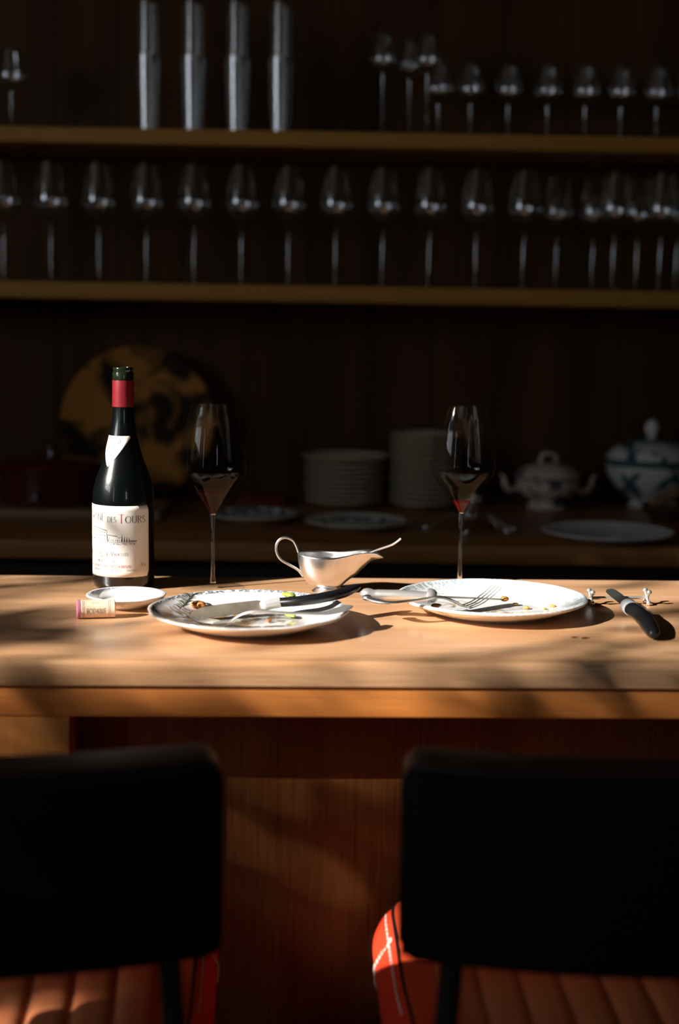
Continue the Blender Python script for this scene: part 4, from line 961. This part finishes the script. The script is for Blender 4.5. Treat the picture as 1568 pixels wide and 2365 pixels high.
# ------------------------------------------------------------------ the two bar chairs
def rrect(y0_, y1_, z0_, z1_, r, n=5, ins=0.0):
    y0_ += ins; y1_ -= ins; z0_ += ins; z1_ -= ins; P = []
    for cy_, cz_, a0 in ((y1_ - r, z1_ - r, 0), (y0_ + r, z1_ - r, 90), (y0_ + r, z0_ + r, 180), (y1_ - r, z0_ + r, 270)):
        for k in range(n + 1):
            a = R(a0 + 90 * k / n); P.append((cy_ + r * math.cos(a), cz_ + r * math.sin(a)))
    return P
BW, BZ0, BZ1, SAG = .219, .754, .910, .034   # backrest half width, bottom, top, curve
def back_y(x): return -.262 + SAG * (x / BW) ** 2
SEAT_Z = .620; SF = .165                    # seat top, seat front edge
def seat_hw(y):                              # seat half width, trapezoid with rounded corners
    h = lerp(.185, .205, (y + .20) / (SF + .20)); r = .035
    for e in (y + .20, SF - y):
        if e < r: h -= r - math.sqrt(max(0, r * r - (r - e) ** 2))
    return h
def seat_top(x, y):
    hw = max(.001, seat_hw(y)); e = (hw - abs(x)); f = max(0, min(1, (e - .030) / .006)) * max(0, min(1, min(y + .19, SF - .01 - y) / .02))
    pitch = .041; ph = (x / pitch) % 1.0
    ch = .0070 * (1 - abs(2 * ph - 1) ** 3.0) * f
    fr2 = .044 * max(0, (y - .01) / (SF - .01)) ** 1.6
    yy_ = y; return SEAT_Z - .006 * (1 - min(1, e / .03)) ** 2 + ch - .004 + fr2 - .012 * max(0, (y - SF + .03) / .03) ** 2
def outline(n=160):
    L_ = []; ys = [-.20 + (SF + .20) * (1 - math.cos(PI * k / 40)) / 2 for k in range(41)]
    for y in ys: L_.append((-seat_hw(y), y))
    for y in ys[::-1]: L_.append((seat_hw(y), y))
    return L_
def make_chair(label, cx, cy_, rz):
    t = thing('bar_chair', label, 'chair', (cx, cy_, 0), rz, 'leather chairs at the bar')
    # padded backrest, curved round the sitter
    def shell(y_in, y_out, zi0, zi1, r, ends, n=49):
        V, F = [], []
        xs = [-BW + 2 * BW * (1 - math.cos(PI * k / (n - 1))) / 2 for k in range(n)]
        m_ = None
        for x in xs:
            e = BW - abs(x); d = ends - math.sqrt(max(0, ends * ends - (ends - e) ** 2)) if e < ends else 0
            yc = back_y(x)
            P = rrect(yc + y_in, yc + y_out, zi0, zi1, r, 5, min(d, (y_out - y_in) / 2 - r - .0005)); m_ = len(P)
            V += [(x, a, b) for a, b in P]
        for i in range(n - 1):
            for k in range(m_): j = (k + 1) % m_; F.append((i * m_ + k, i * m_ + j, (i + 1) * m_ + j, (i + 1) * m_ + k))
        F += [tuple(range(m_)), tuple((n - 1) * m_ + k for k in range(m_))]
        return V, F
    obj('back_pad', shell(.010, .070, BZ0 + .002, BZ1 + .006, .0085, .020), 'oxblood_leather', t, angle=60)
    obj('back_cover', shell(-.002, .014, BZ0, BZ1, .005, .012), 'back_leather', t, angle=60)['label'] = 'near-black leather outer back cover'
    pp = []
    for k in range(33):
        x = lerp(-BW + .006, BW - .006, k / 32); pp.append((x, back_y(x) + .012, BZ1 + .0015))
    pp = [(-BW + .001, back_y(BW) + .014, BZ0 + .01), (-BW + .001, back_y(BW) + .014, BZ1 - .012)] + pp + [(BW - .001, back_y(BW) + .014, BZ1 - .012), (BW - .001, back_y(BW) + .014, BZ0 + .01)]
    obj('piping', tube(pp, .0034, 8), 'piping_black', t)['label'] = 'black seam cord along the top edge'
    # channelled seat
    V, F = [], []; nx, ny = 180, 48
    for j in range(ny + 1):
        y = -.20 + (SF + .20) * (1 - math.cos(PI * j / ny)) / 2; hw = max(.001, seat_hw(y))
        for i in range(nx + 1):
            x = lerp(-hw, hw, i / nx); V.append((x, y, seat_top(x, y)))
    for j in range(ny):
        for i in range(nx): a = j * (nx + 1) + i; F.append((a, a + 1, a + nx + 2, a + nx + 1))
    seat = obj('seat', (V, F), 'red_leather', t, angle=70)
    for k in range(-4, 5):
        x = .041 * k; st = []
        for q in range(40):
            y = -.175 + q * .0078
            if abs(x) < seat_hw(y) - .032: st.append(tube([(x, y, seat_top(x, y) + .0006), (x, y + .005, seat_top(x, y + .005) + .0006)], .0007, 5))
        obj('stitch_line', join(*st), 'tan_thread', seat)
    OL = outline(); bl = [(0, -.004, 0), (.010, -.012, 0), (.019, -.028, 0), (.021, -.044, 0), (.014, -.062, 0), (.0, -.076, 0), (-.03, -.082, 0)]
    V, F = [], []; n = len(OL); bl2 = smooth_pts(bl, 3)
    nor = []
    for i, (x, y) in enumerate(OL):
        a, b = OL[i - 1], OL[(i + 1) % n]; d = Vector((b[0] - a[0], b[1] - a[1])); d = d.normalized() if d.length > 1e-9 else Vector((0, 1)); nor.append((-d.y, d.x))
    for (o_, dz, _) in bl2:
        for i, (x, y) in enumerate(OL):
            V.append((x + nor[i][0] * o_, y + nor[i][1] * o_, seat_top(x, y) + dz))
    for j in range(len(bl2) - 1):
        for i in range(n): k = (i + 1) % n; F.append((j * n + i, j * n + k, (j + 1) * n + k, (j + 1) * n + i))
    F.append(tuple((len(bl2) - 1) * n + i for i in range(n)))
    sb_ = obj('seat_side', (V, F), 'side_leather', t, angle=60); sb_['label'] = 'bright red leather side of the seat'
    obj('seat_piping', tube([(x, y, seat_top(x, y) - .001) for x, y in OL] + [(OL[0][0], OL[0][1], seat_top(*OL[0]) - .001)], .0022, 8), 'piping_black', t)['label'] = 'dark seam cord around the seat'
    for s in (-1, 1):
        st = []
        for q in range(26):                    # along the top seam
            y = SF - .025 - q * .0062; P = []
            for yy in (y, y - .0042): P.append((s * (seat_hw(yy) + .0075), yy, seat_top(seat_hw(yy), yy) - .0085))
            st.append(tube(P, .0011, 5))
        for q in range(15):                    # down the corner seam
            P = []
            for u in (q / 15, (q + .7) / 15):
                o_ = interp(u, [(0, .004), (.2, .0135), (.45, .0225), (.7, .0215), (1, .009)]); dz = lerp(-.006, -.068, u); y = SF - .060 - .012 * u
                P.append((s * (seat_hw(y) + o_), y, seat_top(seat_hw(y), y) + dz))
            st.append(tube(P, .0010, 5)); st.append(tube([(p[0], p[1] - .005, p[2]) for p in P], .0009, 5))
        obj('side_stitching', join(*st), 'white_thread', sb_)['label'] = 'white double stitching'
    for s in (-1, 1):
        P = smooth_pts([(s * .174, -.222, BZ0 + .06), (s * .178, -.224, .74), (s * .187, -.228, .60), (s * .205, -.242, .30), (s * .228, -.262, 0.0)], 5)
        obj('rear_leg', tube(P, .0098, 14, flat=.75, up=(0, 1, 0)), 'black_steel', t)
        P = smooth_pts([(s * .150, .105, SEAT_Z - .070), (s * .165, .12, .40), (s * .19, .145, .0)], 5)
        obj('front_leg', tube(P, .0095, 14), 'black_steel', t)
        obj('bolt', off(lathe([(0, -.004), (.006, -.004), (.0075, -.001), (.0075, .003), (0, .003)], 16), (s * .120, back_y(.12) + .022, BZ0 - .002)), 'bolt_steel', t)
        obj('seat_rail', tube([(s * .188, -.226, .585), (s * .160, -.10, .545), (s * .150, .105, .543)], .008, 10), 'black_steel', t)
    obj('foot_rail', tube([(-.178, .132, .21), (.178, .132, .21)], .008, 12), 'black_steel', t)
    return t
make_chair('black-backed bar chair with a red seat, the left one, in front of the bar', -.3325, 1.305, R(6))
make_chair('black-backed bar chair, the right one, white stitching showing at its red seat corner', .270, 1.332, R(1.2))

# ------------------------------------------------------------------ unseen foliage outside the left window, leaves placed to shape the sun patches
E1 = Vector((math.cos(AZ), -math.sin(AZ), 0)); E2 = SUN.cross(E1).normalized()
if E2.z < 0: E2 = -E2
def ab(P): P = Vector(P); return P.dot(E1), P.dot(E2)
TS = []
def ts(P, v): TS.append((*ab(P), v))
for px, py, v in ((50, 1350, .55), (150, 1345, .3), (50, 1400, .6), (20, 1440, .03), (120, 1465, .06), (70, 1450, .05), (180, 1472, .15), (300, 1480, .4), (0, 1468, .1), (20, 1420, .3), (90, 1420, .45), (60, 1505, .95), (300, 1520, 1), (600, 1520, 1), (800, 1510, 1), (450, 1480, 1), (250, 1470, .8), (200, 1440, .9), (950, 1500, 1), (1100, 1510, .65), (1250, 1500, .6), (1450, 1510, .5), (1550, 1420, .5), (1450, 1352, .45),
                  (800, 1545, .7), (500, 1560, .45), (300, 1570, .6), (100, 1570, .6), (950, 1565, .3), (1150, 1570, .2), (1400, 1575, .25), (1300, 1548, .15), (700, 1565, .7),
                  (574, 1420, 1), (574, 1380, 1), (700, 1410, 1), (450, 1410, 1), (1136, 1400, 1), (1136, 1360, 1), (1280, 1380, 1), (1000, 1380, 1), (290, 1380, 1), (900, 1460, .9), (1000, 1465, .8), (1400, 1450, .6), (850, 1350, .8), (550, 1343, .35), (400, 1345, .35)):
    ts(at(px, py, BZ), v)
for px, Y, ys in ((286, 1.85, (870, 930, 1010, 1080, 1150, 1230, 1310)), (495, 1.85, (945, 1010, 1080, 1150, 1250)), (1068, 1.86, (945, 1010, 1080, 1150, 1250)), (760, 1.85, (1255, 1290, 1330)), (900, 1.85, (1260, 1300)), (1430, 1.84, (1350, 1400)), (640, 1.85, (1260, 1320)), (1300, 1.8, (1300,)), (690, 1.85, (1000, 1100, 1200)), (880, 1.85, (1000, 1100, 1200))):
    for y_ in ys: ts(aty(px, y_, Y), 1)
for px, py, v in ((60, 1700, .55), (130, 1740, .4), (100, 1630, .5), (250, 1632, .35), (400, 1632, .4), (550, 1632, .35), (700, 1632, .45), (850, 1632, .4), (1000, 1632, .35), (1150, 1632, .4), (1300, 1632, .38), (1500, 1632, .35)): ts(aty(px, py, 1.445), v)
for px, py, v in ((540, 1830, .15), (620, 1830, .16), (700, 1830, .16), (780, 1830, .16), (860, 1830, .16), (560, 1900, .11), (640, 1900, .12), (720, 1900, .12), (800, 1900, .12), (880, 1900, .11), (600, 1980, .07), (700, 1980, .08), (800, 1980, .08), (880, 1980, .07), (600, 2080, .05), (700, 2080, .05), (800, 2080, .05), (700, 2200, .03), (600, 2300, .02), (850, 2300, .02)): ts(aty(px, py, 1.53), v)
for px, py, v in ((60, 2345, .8), (230, 2345, .8), (120, 2290, .05), (250, 2290, .05), (20, 2290, .05), (1300, 2345, .7), (1480, 2340, .75), (1150, 2355, .5), (1250, 2280, .05), (1450, 2280, .05), (1350, 2280, .05), (400, 2255, .4), (420, 2330, .02), (480, 2300, 0), (470, 2250, 0), (1000, 2330, .08)): ts(at(px, py, SEAT_Z), v)
for px, py, v in ((885, 2180, .95), (890, 2250, .8), (905, 2130, .6), (900, 2330, .1), (470, 2250, 0), (480, 2300, 0), (470, 2350, 0), (450, 2280, 0)): ts(aty(px, py, 1.44), v)
for px, py, v in ((250, 1745, .25), (950, 1762, .3), (100, 1760, .0), (400, 1770, 0), (1100, 1740, .06), (1400, 1770, 0), (250, 1900, 0), (250, 2150, 0), (450, 1900, 0), (450, 2150, 0), (1000, 1900, 0), (1000, 2100, 0), (1300, 1900, 0), (1300, 2100, 0), (1500, 1900, 0), (1500, 2150, 0), (100, 2000, 0)): ts(aty(px, py, 1.06), v)
def transmit(a, b):
    sw, sv = 1.2e4, .0
    for (x_, y_, v) in TS:
        w_ = 1.0 / ((x_ - a) ** 2 + (y_ - b) ** 2 + 2e-4) ** 2; sw += w_; sv += w_ * v
    return sv / sw
rt = random.Random(21)
A0, A1, B0, B1 = -2.15, -.35, .35, 1.85
GN = 90; grid = [[-math.log(max(.025, transmit(lerp(A0, A1, (i + .5) / GN), lerp(B0, B1, (j + .5) / GN)) * 1.15)) if True else 0 for j in range(GN)] for i in range(GN)]
gobo_tree = thing('gobo_tree', 'unseen foliage outside the left window, leaves placed to shape the sunlight', 'gobo_tree', (-4.6, -1.6, 0))
TO = Vector((-4.6, -1.6, 0)); LEAF = []
area = (A1 - A0) * (B1 - B0) / (GN * GN); la = .00072
for i in range(GN):
    for j in range(GN):
        lam = max(0, grid[i][j]) * area / la * 2.2; k = int(lam) + (1 if rt.random() < lam - int(lam) else 0)
        for _ in range(k):
            a = lerp(A0, A1, (i + rt.random()) / GN); b = lerp(B0, B1, (j + rt.random()) / GN)
            base = E1 * a + E2 * b; tt = (WX - .35 - base.x) / SUN.x + rt.random() ** 2 * 2.2 + (1.6 if b < ab((0, 1.53, .86))[1] - .02 else 0); LEAF.append(base + SUN * tt)
V, F = [], []
for P in LEAF:
    n_ = (SUN + Vector((rt.uniform(-.6, .6), rt.uniform(-.6, .6), rt.uniform(-.6, .6)))).normalized(); u = n_.orthogonal().normalized(); u = (Matrix.Rotation(rt.random() * 6.28, 3, n_) @ u); v = n_.cross(u)
    L_ = .021 * rt.uniform(.8, 1.2); W_ = L_ * .52; k = len(V); q = P - TO
    V += [q - u * L_, q - u * L_ * .3 + v * W_, q + u * L_ * .4 + v * W_ * .8, q + u * L_, q + u * L_ * .4 - v * W_ * .8, q - u * L_ * .3 - v * W_]
    F.append((k, k + 1, k + 2, k + 3, k + 4, k + 5))
me = bpy.data.meshes.new('foliage'); me.from_pydata(V, [], F); me.materials.append(MATS['foliage']); fo = bpy.data.objects.new('foliage', me); COL.objects.link(fo); fo.parent = gobo_tree; fo['kind'] = 'stuff'
obj('trunk', tube(smooth_pts([(0, 0, 0), (.05, .05, 1.2), (-.03, .1, 2.4), (.1, .2, 3.6)], 5), [.13, .12, .12, .11, .11, .11, .1, .1, .1, .09, .09, .08, .08, .07, .06, .05], 14), 'bark', gobo_tree)

# two dried drips on the bar
for (px_, py_, r_, lb) in ((1327, 1472, .0022, 'dark dried drip on the bar, left one of two below the scalloped plate'), (1351, 1474, .0026, 'dark dried drip on the bar, right one of two below the scalloped plate')):
    d_ = scrap('wine_drip', lb, 'stain', lathe([(0, 0), (r_, 0), (r_ * .96, .0003), (0, .0005)], 20, lambda t, r, z: 1 + .25 * math.sin(2 * t) + .15 * math.sin(3 * t + 1), sx=1.7), 'red_wine', at(px_, py_, BZ) + Vector((0, 0, .0001)), 'dried drips on the bar')
